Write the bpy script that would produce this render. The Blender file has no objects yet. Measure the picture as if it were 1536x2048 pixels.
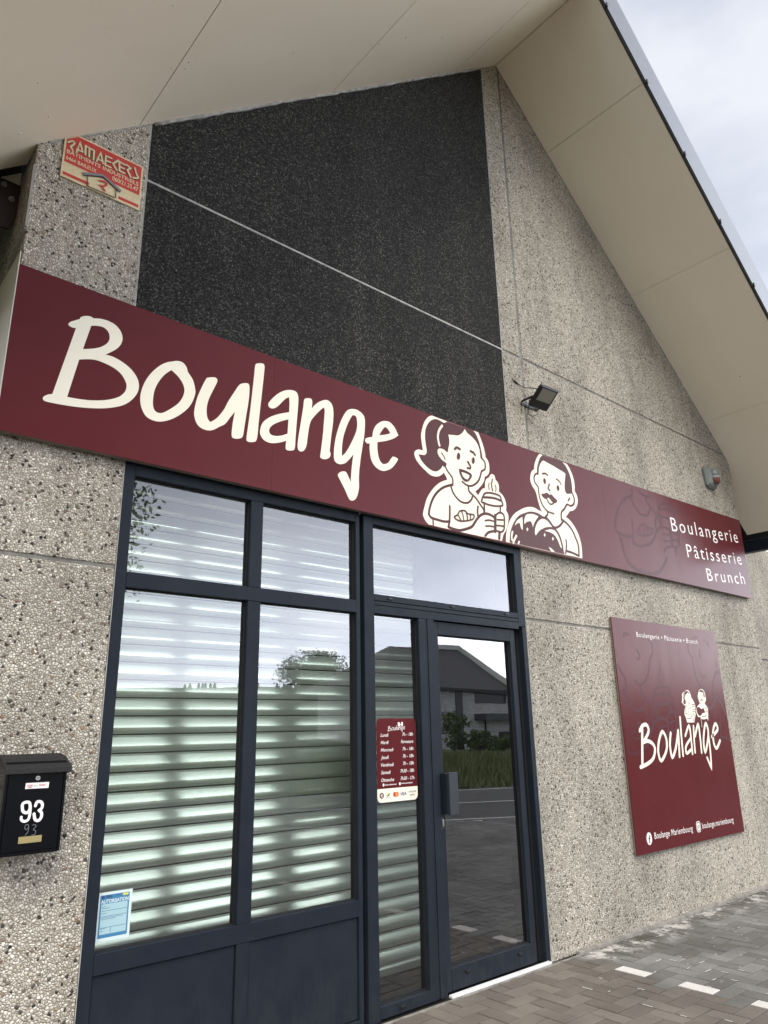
import bpy, bmesh, math, random
from mathutils import Vector, Matrix
import numpy as np

# ------------------------------------------------------------------ camera, sky, sun, exposure
scene = bpy.context.scene
COL = scene.collection
cam_d = bpy.data.cameras.new('camera')
cam = bpy.data.objects.new('camera', cam_d)
COL.objects.link(cam)
RC = [[0.76029435, -0.64929155, -0.01931272],
      [0.17378079, 0.23195790, -0.95707668],
      [0.62590154, 0.72430382, 0.28919068]]          # rows: right, down, forward
m = Matrix.Identity(4)
for i in range(3):
    m[i][0] = RC[0][i]; m[i][1] = -RC[1][i]; m[i][2] = -RC[2][i]
m[0][3], m[1][3], m[2][3] = 0.0, -3.6848, 1.6
cam.matrix_world = m
cam_d.sensor_fit = 'VERTICAL'
cam_d.sensor_height = 36.0
cam_d.lens = 36.0 * 1446.674 / 2048.0
cam_d.clip_start = 0.05
cam_d.clip_end = 2000
scene.camera = cam

SUN_EL, SUN_AZ = math.radians(50), math.radians(-32)   # azimuth from -Y towards +X
sun_dir = Vector((math.sin(SUN_AZ) * math.cos(SUN_EL), -math.cos(SUN_AZ) * math.cos(SUN_EL), math.sin(SUN_EL)))
sd = bpy.data.lights.new('sun', 'SUN')
sd.energy = 1.85
sd.angle = math.radians(35)
sd.color = (1.0, 0.945, 0.86)
sun = bpy.data.objects.new('sun', sd)
sun.rotation_euler = sun_dir.to_track_quat('Z', 'Y').to_euler()
COL.objects.link(sun)

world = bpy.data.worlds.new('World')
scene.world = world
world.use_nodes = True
wn, wl = world.node_tree.nodes, world.node_tree.links
wn.clear()
def WN(t, **k):
    n = wn.new(t)
    for a, b in k.items(): setattr(n, a, b)
    return n
w_out = WN('ShaderNodeOutputWorld'); w_bg = WN('ShaderNodeBackground')
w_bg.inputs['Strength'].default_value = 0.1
w_sky = WN('ShaderNodeTexSky', sky_type='NISHITA', sun_disc=False)
w_sky.sun_elevation = SUN_EL
w_sky.sun_rotation = math.radians(180) - SUN_AZ
w_sky.dust_density = 2.0
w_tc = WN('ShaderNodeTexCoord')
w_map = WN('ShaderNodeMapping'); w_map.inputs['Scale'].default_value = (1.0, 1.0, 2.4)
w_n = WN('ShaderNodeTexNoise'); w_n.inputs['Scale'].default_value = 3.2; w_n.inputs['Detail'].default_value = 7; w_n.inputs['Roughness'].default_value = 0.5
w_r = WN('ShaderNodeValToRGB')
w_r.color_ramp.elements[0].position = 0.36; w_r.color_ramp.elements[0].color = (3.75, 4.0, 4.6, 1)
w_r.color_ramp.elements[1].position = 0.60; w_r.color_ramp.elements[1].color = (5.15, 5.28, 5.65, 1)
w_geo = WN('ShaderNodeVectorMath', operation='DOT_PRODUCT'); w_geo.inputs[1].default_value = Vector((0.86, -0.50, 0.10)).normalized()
w_mr = WN('ShaderNodeMapRange'); w_mr.inputs[1].default_value = 0.58; w_mr.inputs[2].default_value = 1.0; w_mr.inputs[3].default_value = 1.0; w_mr.inputs[4].default_value = 3.2; w_mr.interpolation_type = 'SMOOTHSTEP'  # added glow on one side of the sky, lights walls, soffit and glass
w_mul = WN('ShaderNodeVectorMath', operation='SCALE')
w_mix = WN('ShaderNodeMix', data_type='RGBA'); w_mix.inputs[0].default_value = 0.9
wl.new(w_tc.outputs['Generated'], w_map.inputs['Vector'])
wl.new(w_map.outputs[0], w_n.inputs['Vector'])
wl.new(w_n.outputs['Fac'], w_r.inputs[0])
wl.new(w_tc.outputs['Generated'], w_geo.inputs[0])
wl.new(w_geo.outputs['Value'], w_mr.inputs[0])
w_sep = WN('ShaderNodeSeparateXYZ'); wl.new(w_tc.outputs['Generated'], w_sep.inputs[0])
w_hz = WN('ShaderNodeMapRange', interpolation_type='SMOOTHSTEP')          # sky made brighter low down, added to light soffit and walls
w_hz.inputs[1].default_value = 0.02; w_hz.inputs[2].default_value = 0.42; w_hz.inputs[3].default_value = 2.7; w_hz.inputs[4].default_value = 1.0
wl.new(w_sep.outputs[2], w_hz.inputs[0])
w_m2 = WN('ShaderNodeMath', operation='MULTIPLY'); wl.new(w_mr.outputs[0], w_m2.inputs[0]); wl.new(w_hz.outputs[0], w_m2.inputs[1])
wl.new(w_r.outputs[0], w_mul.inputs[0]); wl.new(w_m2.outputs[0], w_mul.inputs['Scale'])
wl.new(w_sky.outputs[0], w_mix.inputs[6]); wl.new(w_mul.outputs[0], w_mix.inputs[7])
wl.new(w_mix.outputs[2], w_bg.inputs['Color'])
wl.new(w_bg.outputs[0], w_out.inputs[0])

scene.view_settings.view_transform = 'Standard'
scene.view_settings.look = 'None'
scene.view_settings.exposure = 0.86
scene.view_settings.gamma = 1.0
scene.render.engine = 'CYCLES'
scene.cycles.max_bounces = 8
scene.cycles.transparent_max_bounces = 12
random.seed(7)

# ------------------------------------------------------------------ helpers
def lin(h):
    h = h.lstrip('#')
    c = [int(h[i:i+2], 16) / 255 for i in (0, 2, 4)]
    return tuple([(x / 12.92 if x <= 0.04045 else ((x + 0.055) / 1.055) ** 2.4) for x in c] + [1])

class Mat:
    """small node-tree builder"""
    def __init__(s, name, base=(0.5, 0.5, 0.5), rough=0.6, metal=0.0, spec=0.5):
        s.m = bpy.data.materials.new(name); s.m.use_nodes = True
        s.nt = s.m.node_tree; s.n = s.nt.nodes; s.l = s.nt.links
        s.b = s.n['Principled BSDF']; s.out = s.n['Material Output']
        s.b.inputs['Base Color'].default_value = (*base[:3], 1)
        s.b.inputs['Roughness'].default_value = rough
        s.b.inputs['Metallic'].default_value = metal
        s.b.inputs['Specular IOR Level'].default_value = spec
        s.m.diffuse_color = (*base[:3], 1)
    def node(s, t, ins=None, **k):
        n = s.n.new(t)
        for a, b in k.items(): setattr(n, a, b)
        for a, b in (ins or {}).items():
            if isinstance(b, bpy.types.NodeSocket): s.l.new(b, n.inputs[a])
            else: n.inputs[a].default_value = b
        return n
    def coord(s, kind='Object', scale=(1, 1, 1), rot=(0, 0, 0), loc=(0, 0, 0)):
        tc = s.node('ShaderNodeTexCoord')
        mp = s.node('ShaderNodeMapping', {'Vector': tc.outputs[kind], 'Scale': scale, 'Rotation': rot, 'Location': loc})
        return mp.outputs[0]
    def noise(s, vec, scale, detail=4, rough=0.55, dist=0.0):
        return s.node('ShaderNodeTexNoise', {'Vector': vec, 'Scale': scale, 'Detail': detail, 'Roughness': rough, 'Distortion': dist}).outputs['Fac']
    def ramp(s, fac, stops, interp='LINEAR'):
        r = s.node('ShaderNodeValToRGB', {'Fac': fac})
        cr = r.color_ramp; cr.interpolation = interp
        while len(cr.elements) < len(stops): cr.elements.new(0.5)
        for e, (p, c) in zip(cr.elements, stops):
            e.position = p
            if isinstance(c, (int, float)): c = (c, c, c)
            e.color = (*c[:3], 1)
        return r.outputs[0]
    def mix(s, fac, a, b, mode='MIX'):
        n = s.node('ShaderNodeMix', data_type='RGBA', blend_type=mode)
        for i, v in ((0, fac), (6, a), (7, b)):
            if isinstance(v, bpy.types.NodeSocket): s.l.new(v, n.inputs[i])
            elif i and not isinstance(v, (int, float)): n.inputs[i].default_value = (*v[:3], 1)
            elif i: n.inputs[i].default_value = (v, v, v, 1)
            else: n.inputs[i].default_value = v
        return n.outputs[2]
    def math(s, op, a, b=0.0, clamp=False):
        n = s.node('ShaderNodeMath', operation=op, use_clamp=clamp)
        for i, v in ((0, a), (1, b)):
            if isinstance(v, bpy.types.NodeSocket): s.l.new(v, n.inputs[i])
            else: n.inputs[i].default_value = v
        return n.outputs[0]
    def maprange(s, v, a, b, c=0.0, d=1.0, smooth=False):
        n = s.node('ShaderNodeMapRange', {0: v, 1: a, 2: b, 3: c, 4: d})
        if smooth: n.interpolation_type = 'SMOOTHSTEP'
        return n.outputs[0]
    def bump(s, h, strength=0.4, dist=0.01, normal=None):
        ins = {'Height': h, 'Strength': strength, 'Distance': dist}
        if normal is not None: ins['Normal'] = normal
        return s.node('ShaderNodeBump', ins).outputs[0]
    def set(s, name, sock):
        s.l.new(sock, s.b.inputs[name]); return s

def link(o, parent=None):
    COL.objects.link(o)
    if parent is not None: o.parent = parent
    return o
def props(o, label=None, cat=None, group=None, kind=None):
    if label: o['label'] = label
    if cat: o['category'] = cat
    if group: o['group'] = group
    if kind: o['kind'] = kind
    return o
def thing(name, label, cat, group=None):
    o = bpy.data.objects.new(name, None); o.empty_display_size = 0.2
    link(o); return props(o, label, cat, group)
def from_bm(name, bm, mats, parent=None, smooth=False):
    me = bpy.data.meshes.new(name)
    bmesh.ops.recalc_face_normals(bm, faces=bm.faces) if False else None
    bm.to_mesh(me); bm.free()
    for mm in (mats if isinstance(mats, (list, tuple)) else [mats]):
        me.materials.append(mm.m if isinstance(mm, Mat) else mm)
    if smooth:
        me.polygons.foreach_set('use_smooth', [True] * len(me.polygons))
    return link(bpy.data.objects.new(name, me), parent)
def box(bm, x0, x1, y0, y1, z0, z1, mi=0):
    v = [bm.verts.new(c) for c in ((x0,y0,z0),(x1,y0,z0),(x1,y1,z0),(x0,y1,z0),(x0,y0,z1),(x1,y0,z1),(x1,y1,z1),(x0,y1,z1))]
    fs = []
    for f in ((0,3,2,1),(4,5,6,7),(0,1,5,4),(1,2,6,5),(2,3,7,6),(3,0,4,7)):
        fc = bm.faces.new([v[i] for i in f]); fc.material_index = mi; fs.append(fc)
    return v
def bevel(bm, w=0.002, seg=1):
    bmesh.ops.bevel(bm, geom=list(bm.edges), offset=w, segments=seg, profile=0.5, affect='EDGES', clamp_overlap=True)
def boxes(name, lst, mat, parent=None, bev=0.0):
    bm = bmesh.new()
    for b in lst: box(bm, *b)
    if bev: bevel(bm, bev)
    return from_bm(name, bm, mat, parent)
def prism(bm, pts, y0, y1, mi=0):
    """polygon in (x,z), counter-clockwise seen from -Y, between y0 (front) and y1 (back)"""
    a = sum(pts[i][0]*pts[(i+1)%len(pts)][1]-pts[(i+1)%len(pts)][0]*pts[i][1] for i in range(len(pts)))
    if a < 0: pts = pts[::-1]
    f = [bm.verts.new((x, y0, z)) for x, z in pts]; b = [bm.verts.new((x, y1, z)) for x, z in pts]
    fc = bm.faces.new(f); fc.material_index = mi
    bc = bm.faces.new(b[::-1]); bc.material_index = mi
    n = len(pts)
    for i in range(n):
        q = bm.faces.new([f[i], b[i], b[(i+1) % n], f[(i+1) % n]]); q.material_index = mi
def tube(bm, path, r, seg=8, mi=0):
    path = [Vector(p) for p in path]; rings = []
    for i, p in enumerate(path):
        d = (path[min(i+1, len(path)-1)] - path[max(i-1, 0)]).normalized()
        u = d.orthogonal().normalized(); w = d.cross(u)
        if i: # keep frames aligned
            u = (pu - d * pu.dot(d)).normalized(); w = d.cross(u)
        pu = u
        rr = r[i] if isinstance(r, (list, tuple)) else r
        rings.append([bm.verts.new(p + (u*math.cos(a) + w*math.sin(a))*rr) for a in [2*math.pi*k/seg for k in range(seg)]])
    for a, b in zip(rings, rings[1:]):
        for k in range(seg):
            f = bm.faces.new([a[k], a[(k+1)%seg], b[(k+1)%seg], b[k]]); f.material_index = mi; f.smooth = True
    for rg, fl in ((rings[0], True), (rings[-1], False)):
        f = bm.faces.new(rg[::-1] if fl else rg); f.material_index = mi

# ---- flat printed artwork: closed outlines and brush strokes lying on a vertical board
def smooth_pts(p, closed):
    P = [(p[i]/1000, p[i+1]/1000, p[i+2]) for i in range(0, len(p), 3)]
    n = len(P); out = []
    rng = range(n if closed else n - 1)
    for i in rng:
        p1, p2 = P[i], P[(i+1) % n]
        p0 = P[i-1] if (closed or i > 0) and not p1[2] else p1
        p3 = P[(i+2) % n] if (closed or i + 2 < n) and not p2[2] else p2
        if p1[2] and p2[2]: out.append((p1[0], p1[1])); continue
        for k in range(4):
            t = k / 4
            out.append(tuple(0.5*((2*p1[c]) + (-p0[c]+p2[c])*t + (2*p0[c]-5*p1[c]+4*p2[c]-p3[c])*t*t + (-p0[c]+3*p1[c]-3*p2[c]+p3[c])*t**3) for c in (0, 1)))
    if not closed: out.append((P[-1][0], P[-1][1]))
    return out
def stroke_poly(c, w, closed):
    h = w / 2000; n = len(c); L = []; R = []
    for i in range(n):
        a = c[i-1] if (closed or i) else c[0]; b = c[(i+1) % n] if (closed or i < n-1) else c[-1]
        d1 = (c[i][0]-a[0], c[i][1]-a[1]); d2 = (b[0]-c[i][0], b[1]-c[i][1])
        l1 = math.hypot(*d1) or 1e-9; l2 = math.hypot(*d2) or 1e-9
        if not closed and i == 0: d1 = d2; l1 = l2
        if not closed and i == n-1: d2 = d1; l2 = l1
        n1 = (-d1[1]/l1, d1[0]/l1); n2 = (-d2[1]/l2, d2[0]/l2)
        mx, mz = n1[0]+n2[0], n1[1]+n2[1]; ml = math.hypot(mx, mz) or 1e-9
        mx /= ml; mz /= ml
        k = h / max(0.55, mx*n1[0] + mz*n1[1])
        L.append((c[i][0]+mx*k, c[i][1]+mz*k)); R.append((c[i][0]-mx*k, c[i][1]-mz*k))
    return L, R
def add_art(bm, shapes, y, mi, xf=None, dy=0.00012, cols=None, only=None, wk=1.0):
    """shapes from ART; xf maps (x,z); each shape sits dy in front of the one before, like layers of cut vinyl"""
    k = 0
    for s in shapes:
        if only and s[1] not in only: continue
        if only and s[0] == 'P' and only != s[1] + '*' : continue
        k += 1; yy = y - k * dy; idx = mi[s[1]]
        T = xf or (lambda x, z: (x, z))
        if s[0] == 'P':
            loops = [smooth_pts(s[2], True)] + [smooth_pts(h, True) for h in s[3]]
            fill(bm, [[T(*q) for q in lp] for lp in loops], yy, idx)
        else:
            c = smooth_pts(s[2], bool(s[4]))
            L, R = stroke_poly(c, s[3]*wk, s[4])
            if not s[4]:        # round caps
                def cap(p, q0, q1, sgn):
                    r = math.hypot(q0[0]-p[0], q0[1]-p[1]); a0 = math.atan2(q0[1]-p[1], q0[0]-p[0])
                    return [(p[0]+r*math.cos(a0+sgn*math.pi*t/6), p[1]+r*math.sin(a0+sgn*math.pi*t/6)) for t in range(1, 6)]
                ca = cap(c[0], L[0], R[0], 1); cb = cap(c[-1], L[-1], R[-1], -1)
            vl = [bm.verts.new((T(*q)[0], yy, T(*q)[1])) for q in L]; vr = [bm.verts.new((T(*q)[0], yy, T(*q)[1])) for q in R]
            n = len(c)
            for i in range(n if s[4] else n-1):
                j = (i+1) % n
                f = bm.faces.new([vl[i], vr[i], vr[j], vl[j]]); f.material_index = idx
            if not s[4]:
                va = [bm.verts.new((T(*q)[0], yy, T(*q)[1])) for q in ca]
                f = bm.faces.new([vl[0]] + va + [vr[0]]); f.material_index = idx
                vb = [bm.verts.new((T(*q)[0], yy, T(*q)[1])) for q in cb]
                f = bm.faces.new([vl[-1]] + vb + [vr[-1]]); f.material_index = idx
    return k
from mathutils.geometry import tessellate_polygon
def fill(bm, loops, y, idx):
    vl = [[Vector((x, z, 0)) for x, z in lp] for lp in loops]
    tris = tessellate_polygon(vl)
    flat = [v for lp in vl for v in lp]
    vs = [bm.verts.new((v.x, y, v.y)) for v in flat]
    for t in tris:
        try:
            f = bm.faces.new([vs[i] for i in t]); f.material_index = idx
        except ValueError: pass
def face_front(bm):
    for f in bm.faces:
        f.normal_update()
        if f.normal.y > 0: f.normal_flip()
def text_to(bm, s, x, z, size, y, idx, align='LEFT', xs=1.0, shear=0.0, space=1.0, bold=0.0, rot=0.0):
    cu = bpy.data.curves.new('t', 'FONT'); cu.body = s; cu.size = 1.0; cu.shear = shear
    cu.space_character = space; cu.offset = bold; cu.align_x = align; cu.resolution_u = 3
    o = bpy.data.objects.new('t', cu); COL.objects.link(o)
    bpy.context.view_layer.update()
    me = bpy.data.meshes.new_from_object(o.evaluated_get(bpy.context.evaluated_depsgraph_get()))
    vs = [bm.verts.new((x + (v.co.x*xs*math.cos(rot) - v.co.y*math.sin(rot))*size, y, z + (v.co.y*math.cos(rot) + v.co.x*xs*math.sin(rot))*size)) for v in me.vertices]
    for p in me.polygons:
        try:
            f = bm.faces.new([vs[i] for i in p.vertices]); f.material_index = idx
        except ValueError: pass
    bpy.data.objects.remove(o); bpy.data.curves.remove(cu); bpy.data.meshes.remove(me)
def fit_text(bm, s, x0, x1, z, cap, y, idx=0, space=1.0, bold=0.0, shear=0.0, rot=0.0):
    """text whose ink runs from x0 to x1 with capitals cap high"""
    t = bmesh.new(); text_to(t, s, 0, 0, 1.0, 0, 0, 'LEFT', 1, shear, space, bold)
    a = min(v.co.x for v in t.verts); b = max(v.co.x for v in t.verts); t.free()
    sz = cap / 0.73; k = (x1-x0)/(b-a)
    text_to(bm, s, x0 - a*k, z, sz, y, idx, 'LEFT', k/sz, shear, space, bold, rot)
def rrect(x0, x1, z0, z1, r, n=6):
    p = []
    for cx, cz, a0 in ((x1-r, z1-r, 0), (x0+r, z1-r, 90), (x0+r, z0+r, 180), (x1-r, z0+r, 270)):
        for k in range(n+1):
            a = math.radians(a0 + 90*k/n); p.append((cx+r*math.cos(a), cz+r*math.sin(a)))
    return p

# ------------------------------------------------------------------ materials
def pebble_mat(name, cols, gap, spec_cols, scale, dark_amt, stain=True, size_bump=0.9):
    M = Mat(name, rough=0.8, spec=0.22)
    v = M.coord('Object')
    nz = M.node('ShaderNodeTexNoise', {'Vector': v, 'Scale': 30.0, 'Detail': 1.0})
    off = M.node('ShaderNodeVectorMath', {0: nz.outputs['Color'], 1: (0.5, 0.5, 0.5)}, operation='SUBTRACT')
    sc = M.node('ShaderNodeVectorMath', {0: off.outputs[0], 'Scale': 0.012}, operation='SCALE')
    vv = M.node('ShaderNodeVectorMath', {0: v, 1: sc.outputs[0]}, operation='ADD').outputs[0]
    vo = M.node('ShaderNodeTexVoronoi', {'Vector': vv, 'Scale': scale, 'Randomness': 0.95}, feature='F1')
    ed = M.node('ShaderNodeTexVoronoi', {'Vector': vv, 'Scale': scale, 'Randomness': 0.95}, feature='DISTANCE_TO_EDGE')
    sep = M.node('ShaderNodeSeparateColor', {0: vo.outputs['Color']})
    c = M.ramp(sep.outputs[0], cols)
    rare = M.math('GREATER_THAN', sep.outputs[1], 1 - dark_amt)
    c = M.mix(rare, c, M.ramp(sep.outputs[2], spec_cols))
    e = M.ramp(ed.outputs['Distance'], [(0.0, 0.0), (0.13, 1.0)])
    c = M.mix(e, gap, c)
    # small stones in between
    vo2 = M.node('ShaderNodeTexVoronoi', {'Vector': vv, 'Scale': scale*2.3}, feature='F1')
    s2 = M.node('ShaderNodeSeparateColor', {0: vo2.outputs['Color']})
    c = M.mix(0.28, c, M.ramp(s2.outputs[0], [(0, 0.55), (1, 1.5)]), 'MULTIPLY')
    # bigger dark stones
    vb = M.node('ShaderNodeTexVoronoi', {'Vector': vv, 'Scale': scale*0.52, 'Randomness': 1.0}, feature='F1')
    sb = M.node('ShaderNodeSeparateColor', {0: vb.outputs['Color']})
    big = M.math('MULTIPLY', M.math('GREATER_THAN', sb.outputs[0], 0.982 - dark_amt*0.25), M.ramp(vb.outputs['Distance'], [(0.32, 1.0), (0.40, 0.0)]))
    c = M.mix(big, c, M.ramp(sb.outputs[1], spec_cols))
    if stain:
        st = M.noise(M.coord('Object', scale=(1.0, 1.0, 0.42)), 1.15, 7, 0.68)
        c = M.mix(1.0, c, M.ramp(st, [(0.34, (0.70, 0.695, 0.685)), (0.55, (1.06, 1.055, 1.04))]), 'MULTIPLY')
    M.set('Base Color', c)
    h = M.math('MULTIPLY', M.ramp(ed.outputs['Distance'], [(0.0, 0.0), (0.12, 0.6), (0.35, 1.0)]), 1.0)
    M.set('Normal', M.bump(h, size_bump, 0.006))
    return M
pale = [(0.0, (0.37, 0.33, 0.275)), (0.2, (0.49, 0.445, 0.375)), (0.6, (0.60, 0.55, 0.47)), (0.9, (0.72, 0.675, 0.59)), (1.0, (0.84, 0.80, 0.73))]
odd = [(0.0, (0.03, 0.03, 0.03)), (0.45, (0.085, 0.078, 0.07)), (0.72, (0.18, 0.15, 0.12)), (0.9, (0.25, 0.165, 0.12)), (1.0, (0.38, 0.29, 0.18))]
M_peb = pebble_mat('exposed_aggregate_concrete', pale, (0.225, 0.200, 0.163), odd, 78, 0.06)
blk = [(0.0, (0.010, 0.010, 0.0095)), (0.5, (0.029, 0.0285, 0.027)), (0.85, (0.072, 0.070, 0.065)), (1.0, (0.16, 0.155, 0.145))]
M_blk = pebble_mat('black_aggregate_concrete', blk, (0.008, 0.008, 0.009), [(0.0, (0.02, 0.02, 0.02)), (0.8, (0.075, 0.075, 0.07)), (1.0, (0.17, 0.165, 0.15))], 115, 0.05, True, 0.8)

for _M, _amt in ((M_blk, 1.5), (M_peb, 1.0)):
    _old = _M.b.inputs['Base Color'].links[0].from_socket
    _st = _M.noise(_M.coord('Object', scale=(5.0, 1.0, 0.35)), 1.3, 7, 0.7)
    _pt = _M.noise(_M.coord('Object', loc=(3, 1, 5)), 0.8, 4, 0.6)
    _f = _M.math('MULTIPLY', _M.ramp(_st, [(0.45, 0.0), (0.70, 1.0)]), _M.ramp(_pt, [(0.40, 0.0), (0.62, 1.0)]))
    _k = (1.9, 1.85, 1.75) if _M is M_blk else (0.70, 0.69, 0.67)
    _c = _M.mix(_M.math('MULTIPLY', _f, 0.75), (1.0, 1.0, 1.0), _k)
    _M.set('Base Color', _M.mix(1.0, _old, _c, 'MULTIPLY'))
M_seal = Mat('joint_sealant', (0.24, 0.225, 0.20), 0.8)
M_seal.set('Base Color', M_seal.ramp(M_seal.noise(M_seal.coord(), 14, 5), [(0.3, (0.10, 0.095, 0.082)), (0.7, (0.27, 0.255, 0.23))]))
M_seal2 = Mat('joint_sealant_light', (0.40, 0.39, 0.36), 0.8)
M_seal2.set('Base Color', M_seal2.ramp(M_seal2.noise(M_seal2.coord(), 20, 5), [(0.3, (0.22, 0.215, 0.20)), (0.6, (0.42, 0.41, 0.38))]))

M_sof = Mat('soffit_panel_paint', (0.30, 0.265, 0.215), 0.5)
_n = M_sof.noise(M_sof.coord(scale=(1, 2.0, 1)), 1.1, 3, 0.5)
_c = M_sof.ramp(_n, [(0.3, (0.86, 0.765, 0.62)), (0.7, (0.90, 0.81, 0.67))])
_d = M_sof.noise(M_sof.coord(), 9.0, 8, 0.75)
_c = M_sof.mix(M_sof.ramp(_d, [(0.60, 0.0), (0.78, 0.4)]), _c, (0.66, 0.56, 0.42))
_vs = M_sof.node('ShaderNodeTexVoronoi', {'Vector': M_sof.coord(), 'Scale': 5.0}, feature='F1')
_ss = M_sof.node('ShaderNodeSeparateColor', {0: _vs.outputs['Color']})
_sp = M_sof.math('MULTIPLY', M_sof.math('LESS_THAN', _vs.outputs['Distance'], M_sof.math('MULTIPLY', _ss.outputs[1], 0.05)), M_sof.math('GREATER_THAN', _ss.outputs[0], 0.72))
_c = M_sof.mix(M_sof.math('MULTIPLY', _sp, 0.6), _c, (0.12, 0.10, 0.08))
M_sof.set('Base Color', _c)
M_dark = Mat('dark_gap', (0.012, 0.011, 0.011), 0.8)
M_screw = Mat('screw_head', (0.80, 0.76, 0.68), 0.3)
M_fascia = Mat('sheet_metal_fascia', (0.50, 0.52, 0.55), 0.38, 0.85)
_s = M_fascia.noise(M_fascia.coord(scale=(3, 3, 60), rot=(0, 0.706, 0)), 1.4, 4)
M_fascia.set('Roughness', M_fascia.maprange(_s, 0.3, 0.7, 0.28, 0.5))
M_fascia.set('Base Color', M_fascia.ramp(_s, [(0.3, (0.15, 0.16, 0.172)), (0.7, (0.27, 0.28, 0.295))]))
M_roof = Mat('roof_sheet', (0.10, 0.105, 0.11), 0.5, 0.3)
M_rust = Mat('brown_painted_steel', (0.030, 0.014, 0.012), 0.45)
M_bolt = Mat('galvanised_bolt', (0.35, 0.34, 0.33), 0.4, 0.8)
M_trim = Mat('pale_edge_trim', (0.30, 0.28, 0.25), 0.6)

M_anth = Mat('anthracite_powder_coat', (0.036, 0.046, 0.062), 0.45, spec=0.12)
_n = M_anth.noise(M_anth.coord(), 5.0, 7, 0.65)
M_anth.set('Base Color', M_anth.ramp(_n, [(0.35, (0.0120, 0.0165, 0.0250)), (0.7, (0.0175, 0.0225, 0.0310))]))
M_anth.set('Roughness', M_anth.maprange(M_anth.noise(M_anth.coord(), 22, 6, 0.7), 0.3, 0.7, 0.38, 0.55))
_ax = M_anth.node('ShaderNodeSeparateXYZ', {0: M_anth.coord()})
_dn = M_anth.math('MULTIPLY', M_anth.ramp(M_anth.noise(M_anth.coord(scale=(4, 4, 1)), 6.0, 9, 0.75), [(0.42, 0.0), (0.68, 1.0)]), M_anth.maprange(_ax.outputs[2], 0.55, 0.02))
_oldc = M_anth.b.inputs['Base Color'].links[0].from_socket
M_anth.set('Base Color', M_anth.mix(M_anth.math('MULTIPLY', _dn, 0.16), _oldc, (0.095, 0.09, 0.08)))
M_gask = Mat('rubber_gasket', (0.006, 0.006, 0.007), 0.7)

def glass_mat(name, gain, base, tint, dirt):
    M = Mat(name)
    M.n.remove(M.b)
    fr = M.node('ShaderNodeFresnel', {'IOR': 1.52}).outputs[0]
    fac = M.math('ADD', M.math('MULTIPLY', fr, gain), base, True)
    tr = M.node('ShaderNodeBsdfTransparent', {'Color': (*tint, 1)})
    # very slight waviness of the pane
    bn = M.bump(M.noise(M.coord('Object', scale=(1, 1, 1.6)), 2.2, 1.0, 0.3), 0.010, 0.02)
    gl = M.node('ShaderNodeBsdfGlossy', {'Color': (0.93, 0.94, 0.98, 1), 'Roughness': 0.006, 'Normal': bn})
    mx = M.node('ShaderNodeMixShader', {0: fac, 1: tr.outputs[0], 2: gl.outputs[0]})
    # wiping marks and run-down streaks of dirt on the pane
    st = M.noise(M.coord('Object', scale=(26, 1, 1.1), rot=(0, 0.05, 0)), 1.0, 7, 0.75, 0.4)
    sw = M.noise(M.coord('Object', scale=(3.0, 1, 1.5), rot=(0, 0.9, 0)), 1.8, 8, 0.8, 1.5)
    pat = M.noise(M.coord('Object', loc=(3, 0, 1)), 1.7, 3, 0.6)
    d = M.math('MULTIPLY', M.ramp(st, [(0.60, 0.0), (0.74, 1.0)]), M.ramp(pat, [(0.45, 0.0), (0.65, 1.0)]))
    d2 = M.math('MULTIPLY', M.ramp(sw, [(0.66, 0.0), (0.72, 1.0)]), 0.6)
    dd = M.math('MULTIPLY', M.math('ADD', M.math('ADD', d, d2), 0.12), dirt, True)
    df = M.node('ShaderNodeBsdfDiffuse', {'Color': (0.65, 0.68, 0.66, 1)})
    m2 = M.node('ShaderNodeMixShader', {0: dd, 1: mx.outputs[0], 2: df.outputs[0]})
    M.l.new(m2.outputs[0], M.out.inputs[0])
    M.m.diffuse_color = (0.5, 0.6, 0.6, 0.3)
    return M
M_glass = glass_mat('window_glass', 1.5, 0.07, (0.94, 1.0, 0.925), 0.10)
M_glass_door = glass_mat('door_glass', 1.8, 0.13, (0.72, 0.78, 0.74), 0.035)

M_shut = Mat('aluminium_shutter_slat', (0.66, 0.70, 0.66), 0.22, 0.48)
_v = M_shut.coord(scale=(1.2, 1, 14))
M_shut.set('Roughness', M_shut.maprange(M_shut.noise(_v, 1.3, 5, 0.6), 0.3, 0.7, 0.17, 0.26))
M_shut.set('Base Color', M_shut.ramp(M_shut.noise(M_shut.coord(scale=(1.2, 1, 14)), 1.0, 4, 0.5), [(0.3, (0.90, 0.93, 0.86)), (0.7, (0.96, 0.985, 0.92))]))
M_int = Mat('dim_interior', (0.05, 0.05, 0.048), 0.8)
M_intf = Mat('interior_floor', (0.08, 0.075, 0.07), 0.6)

M_mar = Mat('maroon_sign_board', (0.105, 0.019, 0.026), 0.33, spec=0.11)
_n = M_mar.noise(M_mar.coord(scale=(6, 1, 1.0)), 1.3, 5, 0.6)
M_mar.set('Roughness', M_mar.maprange(_n, 0.3, 0.7, 0.17, 0.25))
M_mar.set('Base Color', M_mar.ramp(M_mar.noise(M_mar.coord(), 3.0, 6, 0.6), [(0.3, (0.094, 0.0150, 0.0180)), (0.7, (0.104, 0.0175, 0.0205))]))
M_marl = Mat('maroon_print_line', (0.085, 0.030, 0.030), 0.25, spec=0.11)
M_ghost = Mat('faint_drawing_print', (0.070, 0.0135, 0.019), 0.28, spec=0.11)
M_ghost2 = Mat('faint_lighter_print', (0.125, 0.022, 0.028), 0.33)
M_cream = Mat('cream_vinyl', (0.84, 0.79, 0.655), 0.40, spec=0.12)
M_wht = Mat('white_vinyl', (0.84, 0.80, 0.77), 0.4, spec=0.12)
M_edge = Mat('sign_edge_metal', (0.26, 0.22, 0.19), 0.45, 0.3)
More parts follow.
